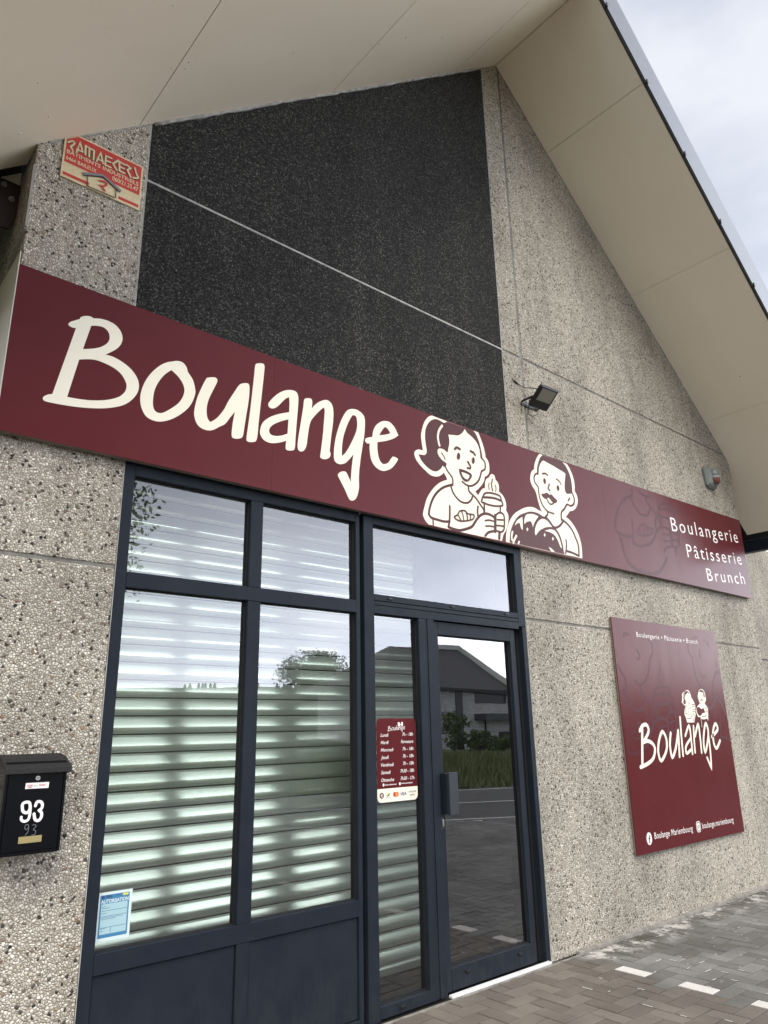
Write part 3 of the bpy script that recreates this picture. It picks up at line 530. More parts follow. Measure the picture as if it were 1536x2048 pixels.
# outlines of the printed artwork, in millimetres on the wall plane: x, z, corner flag
ART = {'boulange':[('P','c',[954,3692,0,962,3708,0,984,3726,0,1008,3744,1,1013,3758,0,1037,3774,0,1062,3780,0,1077,3775,1,1117,3787,0,1161,3789,0,1200,3778,0,1230,3750,0,1243,3712,0,1238,3677,0,1220,3643,0,1189,3609,0,1159,3583,1,1202,3584,0,1257,3569,0,1305,3543,0,1339,3508,0,1356,3467,0,1354,3421,0,1331,3372,0,1293,3328,0,1250,3300,0,1193,3275,0,1137,3258,0,1068,3243,0,1000,3233,0,933,3227,0,887,3226,0,876,3237,0,881,3251,0,899,3266,0,918,3275,1,994,3683,1,975,3680,0,959,3684,0],[[1070,3726,1,1099,3737,0,1136,3741,0,1164,3721,0,1173,3687,0,1163,3654,0,1132,3620,0,1091,3595,0,1041,3575,1],[1028,3508,1,1069,3524,0,1111,3534,0,1163,3531,0,1216,3518,0,1256,3494,0,1281,3460,0,1289,3434,0,1283,3399,0,1256,3362,0,1210,3332,0,1161,3311,0,1105,3295,0,1043,3285,0,990,3280,1]]),('P','c',[1533,3667,0,1570,3684,0,1604,3684,0,1627,3663,0,1637,3635,1,1670,3597,0,1688,3549,0,1691,3506,0,1671,3439,0,1632,3380,0,1577,3326,0,1519,3289,0,1468,3275,0,1419,3284,0,1390,3315,0,1373,3360,0,1371,3418,0,1388,3490,0,1422,3560,0,1466,3618,0,1505,3652,0],[[1537,3614,1,1581,3586,0,1613,3548,0,1624,3508,0,1614,3461,0,1588,3415,0,1542,3367,0,1499,3333,0,1467,3331,0,1450,3349,0,1443,3389,0,1446,3449,0,1462,3505,0,1495,3567,0]]),('P','c',[1764,3638,0,1808,3655,0,1827,3647,0,1826,3624,0,1804,3567,0,1781,3506,0,1770,3450,0,1773,3398,0,1784,3371,0,1799,3360,1,1840,3399,0,1882,3465,0,1904,3518,0,1945,3599,0,1978,3658,0,2013,3681,0,2041,3684,0,2049,3658,0,2047,3577,0,2035,3478,0,2025,3397,0,2015,3325,0,1993,3305,0,1963,3297,0,1943,3303,0,1940,3340,0,1945,3401,0,1955,3470,1,1926,3425,0,1894,3374,0,1861,3348,0,1809,3310,0,1757,3303,0,1717,3322,0,1695,3368,0,1694,3419,0,1707,3493,0,1733,3572,0,1754,3624,0],[]),('P','c',[2084,3828,0,2100,3846,0,2129,3857,0,2150,3850,0,2150,3799,0,2140,3668,0,2131,3558,0,2122,3440,0,2116,3352,0,2106,3316,0,2074,3302,0,2045,3303,0,2042,3333,0,2055,3457,0,2067,3601,0,2078,3748,0],[]),('P','c',[2187,3588,0,2199,3614,0,2241,3667,0,2289,3709,0,2338,3734,0,2389,3740,0,2412,3709,0,2411,3630,0,2403,3517,0,2397,3424,0,2392,3342,0,2377,3322,0,2338,3313,0,2323,3325,0,2327,3375,1,2269,3347,0,2212,3331,0,2165,3338,0,2138,3366,0,2135,3404,0,2152,3453,0,2198,3501,0,2264,3542,0,2344,3578,1,2345,3648,0,2340,3683,1,2310,3660,0,2272,3612,0,2243,3581,0,2215,3567,0,2194,3571,0],[[2340,3527,1,2285,3498,0,2228,3460,0,2200,3422,0,2206,3392,0,2239,3386,0,2287,3400,0,2335,3426,1]]),('P','c',[2459,3700,0,2482,3718,0,2513,3724,0,2524,3705,0,2520,3654,1,2556,3700,0,2609,3740,0,2653,3753,0,2686,3733,0,2699,3684,0,2695,3596,0,2681,3498,0,2668,3387,1,2676,3370,0,2665,3340,0,2628,3320,0,2593,3325,0,2596,3365,0,2611,3480,0,2621,3595,0,2626,3673,0,2615,3689,1,2578,3649,0,2526,3583,0,2505,3535,0,2491,3449,0,2482,3382,0,2462,3341,0,2432,3329,0,2414,3348,0,2417,3411,0,2434,3525,0,2452,3642,0],[]),('P','c',[2860,3749,0,2912,3754,0,2959,3733,0,2975,3692,0,2969,3592,0,2950,3489,0,2931,3388,0,2916,3271,0,2915,3177,0,2894,3108,0,2866,3081,0,2833,3082,0,2795,3143,0,2746,3215,0,2737,3236,0,2757,3259,0,2790,3271,0,2812,3262,0,2845,3207,1,2853,3304,0,2869,3413,1,2840,3376,0,2801,3334,0,2757,3315,0,2719,3320,0,2703,3353,0,2708,3439,0,2730,3539,0,2769,3645,0,2814,3721,0],[[2875,3706,0,2898,3696,0,2905,3644,0,2893,3582,0,2852,3494,0,2807,3416,0,2771,3376,1,2771,3435,0,2785,3525,0,2819,3620,0,2854,3688,0]]),('P','c',[3162,3741,0,3208,3744,0,3252,3717,0,3282,3673,0,3290,3663,1,3249,3629,0,3173,3589,0,3087,3558,1,3086,3503,0,3099,3437,0,3132,3404,0,3181,3422,0,3219,3471,0,3238,3483,0,3272,3478,0,3275,3464,0,3229,3403,0,3179,3367,0,3124,3350,0,3065,3366,0,3027,3411,0,3014,3485,0,3017,3530,1,2991,3524,0,2974,3539,0,2986,3562,0,3040,3585,1,3053,3643,0,3084,3692,0,3127,3726,0],[[3161,3692,0,3188,3684,0,3212,3657,1,3162,3634,0,3104,3614,1,3132,3659,0]])],'woman':[('P','c',[3644,3918,1,3815,3914,1,4111,3916,1,4169,3915,1,4193,3872,0,4223,3805,0,4240,3735,0,4239,3718,1,4268,3691,0,4279,3654,0,4274,3596,0,4248,3561,0,4215,3540,1,4205,3507,0,4178,3469,0,4136,3427,0,4091,3391,1,4123,3366,1,4157,3410,0,4183,3434,0,4211,3445,1,4214,3487,0,4233,3525,0,4267,3546,1,4285,3572,0,4306,3585,0,4333,3580,0,4343,3560,0,4346,3543,1,4372,3526,0,4384,3495,0,4379,3449,1,4419,3429,0,4448,3395,0,4460,3347,0,4453,3302,1,4476,3267,0,4475,3228,0,4458,3175,0,4433,3127,0,4401,3090,0,4375,3033,1,4132,3031,1,3913,3030,1,3718,3030,1,3564,3032,1,3532,3054,0,3511,3089,0,3512,3114,0,3528,3162,0,3554,3227,0,3590,3280,0,3640,3336,0,3690,3377,0,3741,3406,0,3780,3422,1,3768,3446,0,3745,3475,1,3730,3457,0,3694,3434,0,3659,3422,0,3604,3422,0,3552,3446,0,3500,3476,0,3456,3517,0,3443,3555,0,3455,3581,0,3486,3599,0,3519,3602,0,3533,3603,1,3525,3653,0,3519,3715,0,3527,3759,0,3554,3831,0,3587,3878,0,3616,3905,0],[]),('P','m',[3484,3560,1,3517,3565,0,3551,3571,0,3571,3596,0,3571,3622,0,3563,3673,0,3560,3726,0,3568,3781,0,3588,3824,0,3621,3865,0,3664,3893,0,3700,3902,0,3742,3898,0,3774,3892,1,3811,3913,1,4111,3916,1,4144,3888,0,4171,3838,0,4189,3780,0,4200,3720,0,4201,3695,1,4178,3689,1,4174,3742,0,4166,3780,0,4138,3824,0,4087,3856,0,4035,3877,0,4009,3904,1,3990,3876,0,3958,3845,0,3919,3824,0,3882,3817,0,3815,3804,1,3824,3766,0,3821,3727,0,3807,3680,0,3804,3655,1,3784,3653,0,3757,3665,0,3721,3665,0,3696,3653,0,3688,3630,0,3700,3601,0,3730,3576,0,3764,3563,0,3782,3556,1,3777,3539,0,3762,3520,0,3734,3527,1,3722,3505,0,3689,3477,0,3658,3463,0,3613,3463,0,3560,3484,0,3515,3515,0,3496,3542,0],[]),('S','c',[3751,3862,0,3716,3815,0,3699,3761,0,3703,3719,0,3712,3687,0],20,0),('S','m',[3730,3629,0,3750,3613,0,3766,3587,0],12,0),('S','m',[4190,3695,0,4223,3675,0,4231,3642,0,4221,3607,0,4180,3581,1,4165,3544,0,4160,3531,0,4133,3487,0,4085,3447,0,4038,3426,0,3993,3425,0,3947,3442,0],17,0),('S','m',[3762,3530,0,3788,3494,0,3829,3460,0,3835,3450,0,3841,3425,0,3835,3389,1],16,0),('S','m',[3835,3394,0,3788,3377,0,3730,3349,0,3673,3306,0,3629,3257,0,3599,3206,0,3577,3151,0,3568,3109,1,3593,3089,0,3660,3083,0,3728,3082,0,3784,3092,0],20,0),('S','m',[3816,3377,0,3835,3334,0,3875,3295,0,3924,3273,0,3989,3277,0,4036,3310,0,4053,3340,0],17,0),('S','m',[4015,3416,0,4016,3381,0,4048,3361,0,4098,3333,0,4140,3292,0,4175,3261,0,4180,3230,0],18,0),('S','m',[3793,3214,0,3788,3139,0,3780,3086,0,3767,3046,0],19,0),('S','m',[3609,3077,0,3609,3035,0],14,0),('S','m',[3774,3045,0,3871,3038,0,3951,3059,0,4026,3092,0,4067,3136,0,4100,3173,0,4148,3211,0,4211,3230,0,4272,3225,0,4302,3208,0],22,0),('S','m',[4112,3271,0,4103,3227,0,4106,3179,0],18,0),('S','m',[4203,3397,0,4282,3416,0,4381,3413,0,4402,3375,0,4410,3335,0,4296,3311,0,4172,3315,0,4162,3335,0],16,1),('S','m',[4184,3362,0,4302,3379,0,4393,3374,0],19,0),('S','m',[4188,3318,0,4184,3231,0],17,0),('S','m',[4384,3322,0,4375,3271,0],16,0),('S','m',[4312,3232,0,4304,3149,0,4299,3100,0],30,0),('S','m',[4312,3232,0,4363,3266,0,4410,3263,0,4423,3230,0,4418,3179,0,4405,3128,0,4362,3102,0,4316,3108,0],16,0),('S','m',[4333,3202,0,4413,3213,0],14,0),('S','m',[4324,3152,0,4408,3160,0],14,0),('S','m',[4186,3169,0,4237,3181,0,4284,3181,0],13,0),('S','m',[4190,3125,0,4240,3133,0,4283,3135,0],13,0),('S','m',[4296,3102,0,4220,3079,0,4175,3043,0],19,0),('S','m',[4351,3103,0,4341,3048,0],26,0),('S','m',[4262,3498,0,4254,3468,0,4259,3441,0],9,0),('S','m',[4306,3540,0,4290,3487,0,4300,3439,0],12,0),('S','m',[4333,3496,0,4344,3470,0,4336,3440,0],8,0),('S','m',[3836,3139,0,3872,3159,0,3900,3195,0,3955,3208,0,3990,3190,0,4056,3192,0,4046,3158,0,3993,3136,0,3905,3116,0,3856,3122,0],12,1),('S','m',[3880,3160,0,3896,3137,0,3909,3119,0],10,0),('S','m',[3921,3194,0,3934,3165,0,3938,3124,0],10,0),('S','m',[3972,3190,0,3981,3163,0,3978,3133,0],11,0),('S','m',[4015,3184,0,4015,3148,0],11,0),('S','m',[3877,3698,0,3900,3717,0,3937,3712,0],19,0),('S','m',[4058,3725,0,4092,3722,0,4113,3702,0],16,0),('P','m',[3935,3651,0,3931,3636,0,3924,3624,0,3914,3618,0,3905,3620,0,3899,3629,0,3897,3642,0,3901,3657,0,3908,3670,0,3918,3676,0,3927,3674,0,3933,3665,0],[]),('P','m',[4103,3655,0,4100,3641,0,4093,3630,0,4084,3624,0,4076,3626,0,4070,3634,0,4069,3647,0,4072,3661,0,4079,3673,0,4088,3678,0,4096,3677,0,4102,3668,0],[]),('S','m',[4020,3627,0,4047,3595,0,4042,3575,0,4012,3571,0],15,0),('P','m',[3915,3544,1,3987,3543,0,4050,3530,0,4055,3504,0,4026,3470,0,3995,3453,0,3955,3460,0,3928,3492,0,3916,3521,0],[]),('P','c',[3938,3519,1,3986,3519,0,4031,3512,1,4012,3478,0,3982,3473,0,3954,3487,0],[])],'man':[('P','c',[4973,3921,1,5010,3919,1,5303,3919,1,5369,3918,1,5408,3881,0,5444,3820,0,5462,3749,0,5454,3668,1,5478,3639,0,5488,3584,0,5459,3522,0,5408,3479,0,5342,3456,1,5311,3423,0,5276,3392,1,5337,3368,0,5400,3318,0,5443,3260,0,5468,3193,0,5474,3123,0,5467,3039,1,5116,3035,1,4794,3032,1,4567,3033,1,4424,3032,1,4428,3068,0,4436,3108,0,4465,3177,0,4500,3233,0,4559,3293,0,4631,3337,0,4696,3369,0,4769,3391,0,4832,3395,0,4887,3384,0,4934,3377,1,4914,3405,0,4890,3469,0,4877,3525,0,4861,3559,1,4825,3594,0,4807,3638,0,4818,3694,0,4843,3732,0,4874,3755,1,4884,3801,0,4915,3858,0,4945,3898,0],[]),('P','m',[5010,3918,1,5303,3919,1,5355,3886,0,5399,3821,0,5418,3740,0,5415,3637,1,5369,3628,0,5332,3618,0,5304,3638,0,5303,3688,0,5316,3747,0,5332,3801,1,5327,3817,0,5276,3828,0,5149,3850,0,5016,3869,1,4979,3839,0,4947,3788,0,4934,3736,0,4929,3707,1,4913,3715,0,4909,3730,0,4918,3781,0,4946,3843,0,4977,3889,0],[]),('S','m',[4923,3725,0,4884,3709,0,4861,3671,0,4870,3630,0,4910,3598,0],17,0),('S','m',[4910,3596,0,4913,3527,0,4930,3471,0,4965,3425,0,5018,3395,0,5101,3390,0],17,0),('S','m',[5013,3388,0,5007,3363,0,4974,3339,0],19,0),('S','m',[4986,3336,0,5038,3300,0,5075,3269,0,5116,3266,0,5170,3291,0,5224,3337,0,5230,3349,0],22,0),('S','m',[5413,3637,0,5433,3590,0,5420,3543,0,5368,3511,0,5312,3514,0,5265,3464,0,5215,3422,0,5205,3350,0],20,0),('S','m',[5206,3358,0,5287,3329,0,5350,3283,0,5392,3219,0,5425,3148,0,5419,3056,0],22,0),('S','m',[5248,3074,0,5325,3069,0,5414,3055,0],22,0),('S','m',[5244,3174,0,5243,3121,0,5221,3049,0],19,0),('S','m',[5362,3582,0,5335,3555,0],17,0),('S','m',[4986,3736,0,5025,3748,0,5059,3739,0],17,0),('S','m',[5185,3730,0,5225,3719,0,5249,3693,0],14,0),('P','m',[5027,3679,0,5026,3665,0,5020,3653,0,5011,3646,0,5001,3647,0,4993,3655,0,4989,3667,0,4990,3681,0,4996,3693,0,5005,3699,0,5015,3699,0,5023,3691,0],[]),('P','m',[5217,3652,0,5215,3638,0,5209,3626,0,5199,3620,0,5189,3620,0,5181,3628,0,5177,3640,0,5179,3655,0,5185,3667,0,5194,3673,0,5205,3673,0,5213,3665,0],[]),('S','m',[5073,3657,0,5050,3613,0,5072,3600,0],17,0),('P','m',[4939,3540,1,4982,3551,0,5026,3569,0,5061,3556,1,5092,3565,0,5123,3546,0,5169,3525,1,5150,3500,0,5107,3492,0,5068,3514,0,5044,3526,0,5000,3506,0,4965,3515,0],[]),('S','m',[5017,3507,0,5038,3481,0,5070,3470,0,5115,3491,0],13,0),('P','m',[4468,3036,1,4484,3116,0,4516,3181,0,4560,3238,0,4618,3289,0,4691,3322,0,4772,3350,0,4867,3354,0,4929,3339,0,4985,3333,0,5030,3299,0,5067,3268,0,5122,3245,0,5165,3194,0,5188,3123,0,5193,3072,0,5201,3040,1,4795,3037,1],[]),('P','c',[4547,3188,1,4582,3237,0,4655,3283,1,4655,3234,0,4646,3167,1,4628,3179,0,4614,3222,1,4587,3215,0],[]),('P','c',[4675,3223,1,4681,3269,0,4712,3311,0,4777,3330,0,4832,3332,0,4875,3324,1,4843,3293,0,4806,3250,0,4786,3213,1,4778,3245,0,4761,3263,1,4713,3249,0],[]),('P','c',[4807,3163,1,4817,3211,0,4856,3269,0,4909,3307,0,4950,3314,0,4998,3304,0,5057,3261,1,4982,3248,0,4897,3213,0,4852,3181,0,4817,3147,1],[]),('P','c',[4944,3208,1,5021,3234,0,5087,3234,0,5132,3199,0,5157,3145,0,5170,3087,1,5150,3097,0,5124,3145,0,5081,3191,0,5017,3207,0],[]),('S','c',[4512,3130,0,4497,3088,0,4500,3059,0],19,0),('S','c',[4558,3103,0,4527,3064,0,4512,3037,0],20,0),('S','c',[4588,3058,0,4576,3039,0],17,0),('P','c',[4711,3201,1,4722,3185,1,4706,3164,1,4695,3180,1],[]),('P','c',[4942,3190,1,4953,3173,1,4936,3152,1,4925,3169,1],[]),('P','c',[5053,3174,1,5065,3157,1,5048,3136,1,5036,3153,1],[]),('P','c',[4982,3072,1,5021,3062,0,5063,3040,1,5010,3040,0],[]),('P','c',[5262,3050,1,5365,3047,0,5381,3039,1,5277,3037,1],[])],'poster_word':[('S','c',[6174,1592,0,6138,1426,0,6104,1268,0],35,0),('S','c',[6124,1554,0,6177,1595,0,6245,1605,0,6277,1563,0,6240,1512,0,6155,1453,0],33,0),('S','c',[6155,1453,0,6234,1465,0,6312,1441,0,6345,1392,0,6298,1316,0,6201,1275,0,6071,1249,0],33,0),('S','c',[6513,1541,0,6565,1472,0,6541,1375,0,6429,1289,0,6395,1368,0,6439,1474,0],32,1),('S','c',[6656,1525,0,6616,1419,0,6630,1312,0,6717,1393,0,6801,1546,0],33,0),('S','c',[6799,1532,0,6783,1426,0,6764,1313,0],30,0),('S','c',[6868,1665,0,6848,1495,0,6833,1319,0],29,0),('S','c',[6923,1497,0,7019,1589,0,7029,1492,0,7015,1330,0],28,0),('S','c',[7016,1468,0,6908,1399,0,6904,1337,0,6994,1367,0],28,0),('S','c',[7107,1582,0,7084,1460,0,7069,1341,0],28,0),('S','c',[7112,1490,0,7203,1599,0,7210,1488,0,7197,1336,0],29,0),('S','c',[7366,1607,0,7392,1528,0,7343,1424,0,7270,1337,0,7264,1426,0,7308,1536,0],31,1),('S','c',[7385,1485,0,7375,1331,0,7349,1182,1,7293,1282,0],29,0),('S','c',[7449,1477,0,7595,1544,0,7567,1602,0,7494,1533,0,7472,1421,0,7516,1365,0,7612,1436,0],32,0)],'poster_pair':[('P','c',[7073,1927,0,7117,1917,0,7138,1881,0,7146,1855,0,7170,1831,0,7193,1799,0,7199,1765,0,7191,1724,0,7180,1686,0,7159,1657,0,7136,1617,1,6993,1618,1,6983,1661,0,6966,1698,0,6975,1731,0,7000,1764,0,7023,1779,1,6992,1777,0,6960,1797,0,6941,1812,0,6951,1823,0,6963,1852,0,6968,1882,0,6997,1903,0,7029,1909,0],[]),('P','m',[6998,1894,0,7028,1906,0,7070,1918,0,7106,1907,0,7120,1888,1,7081,1903,1,7054,1887,0,7032,1879,1,7014,1842,0,7019,1831,1,7022,1801,0,6991,1788,0,6970,1808,0,6983,1827,0,6982,1864,0],[]),('S','c',[7010,1890,0,6998,1868,0,7002,1846,0],8,0),('S','m',[7128,1873,0,7133,1836,0,7088,1791,0,7047,1783,0],3,0),('S','m',[7030,1775,0,6999,1746,0,6983,1705,0,7031,1698,0],6,0),('S','m',[7059,1768,0,7069,1750,0,7111,1761,0],4,0),('S','m',[7028,1687,0,7076,1694,0,7113,1713,0,7152,1739,0],4,0),('S','m',[7004,1657,0,7066,1657,0,7121,1687,0],6,0),('S','m',[7133,1783,0,7167,1791,0,7188,1784,0],8,0),('S','m',[7137,1768,0,7183,1765,0],6,0),('S','m',[7146,1746,0,7191,1739,0],6,0),('S','m',[7139,1724,0,7184,1716,0],6,0),('S','m',[7125,1701,0,7152,1686,0,7119,1627,0],7,0),('S','m',[7049,1857,0,7062,1861,0],5,0),('S','m',[7093,1862,0,7104,1858,0],5,0),('S','m',[7091,1839,0,7091,1828,0,7081,1826,0],5,0),('S','m',[7070,1809,0,7083,1798,0],9,0),('S','m',[7031,1724,0,7051,1713,0],5,0),('P','c',[7364,1942,0,7410,1932,0,7434,1901,0,7435,1866,0,7441,1843,0,7416,1816,0,7395,1800,1,7435,1770,0,7450,1739,0,7437,1686,0,7422,1635,1,7409,1635,1,7410,1652,0,7348,1646,0,7284,1649,0,7280,1664,0,7227,1671,0,7204,1701,0,7201,1731,0,7230,1765,0,7278,1790,1,7293,1800,0,7282,1830,0,7272,1864,0,7295,1903,0,7324,1930,0],[]),('P','m',[7315,1914,1,7336,1930,0,7370,1935,0,7406,1920,0,7422,1889,0,7418,1862,1,7397,1862,1,7396,1885,0,7397,1904,0,7363,1911,0],[]),('P','m',[7229,1761,1,7271,1765,0,7313,1747,0,7356,1754,0,7374,1732,0,7379,1709,1,7325,1705,0,7295,1686,0,7253,1679,0,7221,1705,0,7214,1735,0],[]),('S','m',[7306,1884,0,7290,1845,0,7299,1807,0,7328,1796,0],5,0),('S','m',[7406,1839,0,7391,1816,0,7370,1800,0],3,0),('S','m',[7322,1830,0,7349,1838,0,7362,1827,0],11,0),('S','m',[7321,1880,0,7334,1882,0],5,0),('S','m',[7366,1883,0,7377,1879,0],5,0),('S','m',[7346,1869,0,7338,1855,0],4,0),('S','m',[7383,1762,0,7419,1747,0,7429,1713,0],6,0),('S','m',[7307,1671,0,7356,1675,0,7399,1682,0],6,0),('S','m',[7388,1724,0,7428,1722,0],4,0),('S','c',[7270,1656,0,7275,1619,0,7272,1570,0],6,0)],'builder_plate':[('S','k',[848,4850,0,869,4872,0,881,4861,0,863,4827,1,875,4813,0],16,0),('S','k',[898,4808,1,910,4887,1,930,4830,0],16,0),('S','k',[897,4829,1,923,4830,0],16,0),('S','k',[942,4883,1,946,4821,0],16,0),('S','k',[942,4881,1,991,4876,1,993,4812,0],17,0),('S','k',[964,4878,1,968,4818,0],16,0),('S','k',[1012,4813,1,1028,4884,1,1049,4817,0],17,0),('S','k',[1014,4833,1,1041,4830,0],16,0),('S','k',[1059,4879,1,1094,4880,0],17,0),('S','k',[1059,4879,1,1061,4814,1,1094,4814,0],16,0),('S','k',[1062,4847,1,1089,4849,0],17,0),('S','k',[1132,4888,1,1104,4848,1,1130,4816,0],17,0),('S','k',[1138,4883,1,1174,4879,0],17,0),('S','k',[1139,4878,1,1146,4820,1,1175,4818,0],17,0),('S','k',[1141,4851,1,1171,4849,0],17,0),('S','k',[1184,4885,1,1208,4875,1,1191,4851,1,1214,4812,0],17,0),('S','k',[1233,4890,1,1246,4854,0,1258,4832,0,1229,4816,0],17,0),('S','c',[848,4850,0,869,4872,0,881,4861,0,863,4827,1,875,4813,0],11,0),('S','c',[898,4808,1,910,4887,1,930,4830,0],11,0),('S','c',[897,4829,1,923,4830,0],11,0),('S','c',[942,4883,1,946,4821,0],12,0),('S','c',[942,4881,1,991,4876,1,993,4812,0],11,0),('S','c',[964,4878,1,968,4818,0],11,0),('S','c',[1012,4813,1,1028,4884,1,1049,4817,0],11,0),('S','c',[1014,4833,1,1041,4830,0],11,0),('S','c',[1059,4879,1,1094,4880,0],11,0),('S','c',[1059,4879,1,1061,4814,1,1094,4814,0],11,0),('S','c',[1062,4847,1,1089,4849,0],12,0),('S','c',[1132,4888,1,1104,4848,1,1130,4816,0],12,0),('S','c',[1138,4883,1,1174,4879,0],12,0),('S','c',[1139,4878,1,1146,4820,1,1175,4818,0],12,0),('S','c',[1141,4851,1,1171,4849,0],12,0),('S','c',[1184,4885,1,1208,4875,1,1191,4851,1,1214,4812,0],12,0),('S','c',[1233,4890,1,1246,4854,0,1258,4832,0,1229,4816,0],12,0),('P','g',[940,4694,1,1052,4744,1,1169,4692,1,1164,4676,1,1056,4730,1,947,4680,1],[]),('P','k',[947,4680,1,1056,4730,1,1164,4676,1,1157,4672,1,1056,4721,1,951,4675,1],[]),('S','k',[972,4684,0,974,4623,0],5,0),('S','k',[1136,4686,0,1139,4625,0],5,0),('P','k',[971,4621,1,1136,4624,1,1135,4618,1,971,4615,1],[]),('S','r',[1039,4690,1,1068,4697,0,1081,4686,0,1057,4654,1,1076,4637,0],11,0),('S','r',[1041,4660,1,1056,4663,1],7,0)],'number':[('S','w',[994,1336,0,979,1330,0,979,1313,0,985,1298,0,999,1293,0,1008,1302,0,1010,1315,0,1006,1331,0],12,1),('S','w',[1011,1315,0,1012,1289,0,1008,1266,0,994,1259,0,981,1266,0,979,1277,0],11,0),('S','w',[1031,1318,0,1036,1333,0,1051,1333,0,1059,1322,0,1058,1307,0,1048,1299,1],12,0),('S','w',[1048,1299,1,1059,1288,0,1060,1270,0,1050,1258,0,1036,1263,0,1029,1286,0],12,0),('S','s',[1012,1234,0,1004,1226,0,998,1233,0,1000,1244,0,1009,1245,0,1013,1236,0,1012,1217,0,1003,1203,0],3,0),('S','s',[1028,1241,0,1037,1243,0,1043,1235,0,1033,1224,0,1044,1216,0,1039,1202,0,1029,1203,0],3,0)]}

# ------------------------------------------------------------------ the bakery building
APX, APZ, SL = 4.86, 8.31, 0.853
XL, XR = 0.70, 9.02
zs = lambda x: APZ - SL * abs(x - APX)           # underside of the soffit
bld = thing('bakery_building', 'gabled bakery building of pebbled concrete with a black panel and grey glazed shop front', 'building')
def panel(name, polys, mat, y0=0.0, y1=0.16, bev=0.004):
    bm = bmesh.new()
    for p in polys: prism(bm, p, y0, y1)
    if bev: bevel(bm, bev)
    return from_bm(name, bm, mat, bld)
g = 0.010
ZA, ZB = 2.44, 4.865
panel('wall_panel', [[(XL, 0), (1.336, 0), (1.336, ZA-g), (XL, ZA-g)]], M_peb)
panel('wall_panel', [[(XL, ZA+g), (1.336, ZA+g), (1.336, 3.03), (1.312, 3.3), (1.312, ZB-g), (XL, ZB-g)]], M_peb)
panel('wall_panel', [[(XL, ZB+g), (1.312, ZB+g), (1.312, zs(1.312)+0.05), (XL, zs(XL)+0.05)]] if zs(XL) > ZB+g else
      [[(0.845, ZB+g), (1.312, ZB+g), (1.312, zs(1.312)+0.05), (0.79, zs(0.79)+0.05)]], M_peb)
panel('wall_panel', [[(4.674, 0), (XR, 0), (XR, ZA-g), (4.674, ZA-g)]], M_peb)
panel('wall_panel', [[(4.674, ZA+g), (XR, ZA+g), (XR, 3.42), (4.674, 3.42)]], M_peb)
panel('wall_panel', [[(4.632, 3.44), (4.884, 3.44), (4.884, ZB-g), (4.632, ZB-g)]], M_peb)
panel('wall_panel', [[(4.916, 3.44), (XR, 3.44), (XR, zs(XR)+.05), (8.90, ZB-g), (4.916, ZB-g)]], M_peb)
panel('wall_panel', [[(4.632, ZB+g), (4.884, ZB+g), (4.884, zs(4.86)+0.03), (4.632, zs(4.632)+0.05)]], M_peb)
panel('wall_panel', [[(4.916, ZB+g), (8.90, ZB+g), (4.916, zs(4.916)+0.05)]], M_peb)
panel('wall_panel', [[(1.32, 3.05), (4.63, 3.05), (4.63, 3.58), (1.32, 3.58)]], M_peb)
panel('black_panel', [[(1.322, 3.6), (4.622, 3.6), (4.622, ZB-g*.8), (1.322, ZB-g*.8)]], M_blk)
panel('black_panel', [[(1.322, ZB+g*.8), (4.622, ZB+g*.8), (4.622, zs(4.622)+0.05), (1.322, zs(1.322)+0.05)]], M_blk)
# sealant and mortar showing in the joints
bm = bmesh.new()
prism(bm, [(XL+.01, 0), (1.334, 0), (1.334, 3.2), (1.305, 3.2), (1.305, ZB-.03), (XL+.01, ZB-.09)], 0.0065, 0.15)
prism(bm, [(4.68, 0), (XR-.01, 0), (XR-.01, 4.65), (8.85, ZB), (4.90, zs(4.9)), (4.86, zs(4.86)-.01), (4.64, zs(4.64)), (4.64, 3.1), (4.68, 3.1)], 0.0065, 0.15)
prism(bm, [(0.85, ZB-.035), (1.305, ZB-.035), (1.305, zs(1.305)), (.85, zs(.85)+.02)], 0.0065, 0.15)
from_bm('joint_sealant', bm, M_seal, bld)
bm = bmesh.new()
prism(bm, [(1.306, 3.56), (4.638, 3.56), (4.638, zs(4.638)), (1.306, zs(1.306))], 0.004, 0.14)
from_bm('joint_sealant', bm, M_seal2, bld)
# bead of mortar where wall meets soffit, mould edges round the opening
bm = bmesh.new()
for xa, xb, r in ((1.33, 4.62, .013), (XL+.05, 1.3, .006), (4.87, 8.95, .007)):
    n = 60; p = []
    for i in range(n+1):
        x = xa + (xb-xa)*i/n
        p.append((x, -0.002, zs(x) - 0.004 + random.uniform(-.004, .003)))
    tube(bm, p, [r*random.uniform(.6, 1.35) for _ in p], 6)
from_bm('mortar_bead', bm, M_seal2, bld)
bm = bmesh.new()
box(bm, 1.3365, 1.3400, -0.001, 0.03, 0.0, 3.03)
from_bm('mould_edge', bm, M_seal2, bld)
boxes('mould_edge', [(4.6690, 4.6738, -0.001, 0.03, 0.0, 3.03)], M_seal2, bld)
# side walls and the lower wing to the right
bm = bmesh.new()
box(bm, XL+0.001, XL+.2, 0.17, 14, 0, 4.75)
from_bm('side_wall', bm, M_peb, bld)
bm = bmesh.new(); box(bm, XR-.2, XR-0.001, 0.17, 14, 0, 4.72)
from_bm('side_wall', bm, M_peb, bld)
bm = bmesh.new()
prism(bm, [(XR, 0), (18, 0), (18, ZA-g), (XR, ZA-g)], 0.65, 0.85); prism(bm, [(XR, ZA+g), (18, ZA+g), (18, 4.1), (XR, 4.1)], 0.65, 0.85)
from_bm('wing_wall', bm, M_peb, bld)
boxes('wing_joint', [(XR, 18, 0.66, 0.84, ZA-.02, ZA+.02)], M_seal, bld)
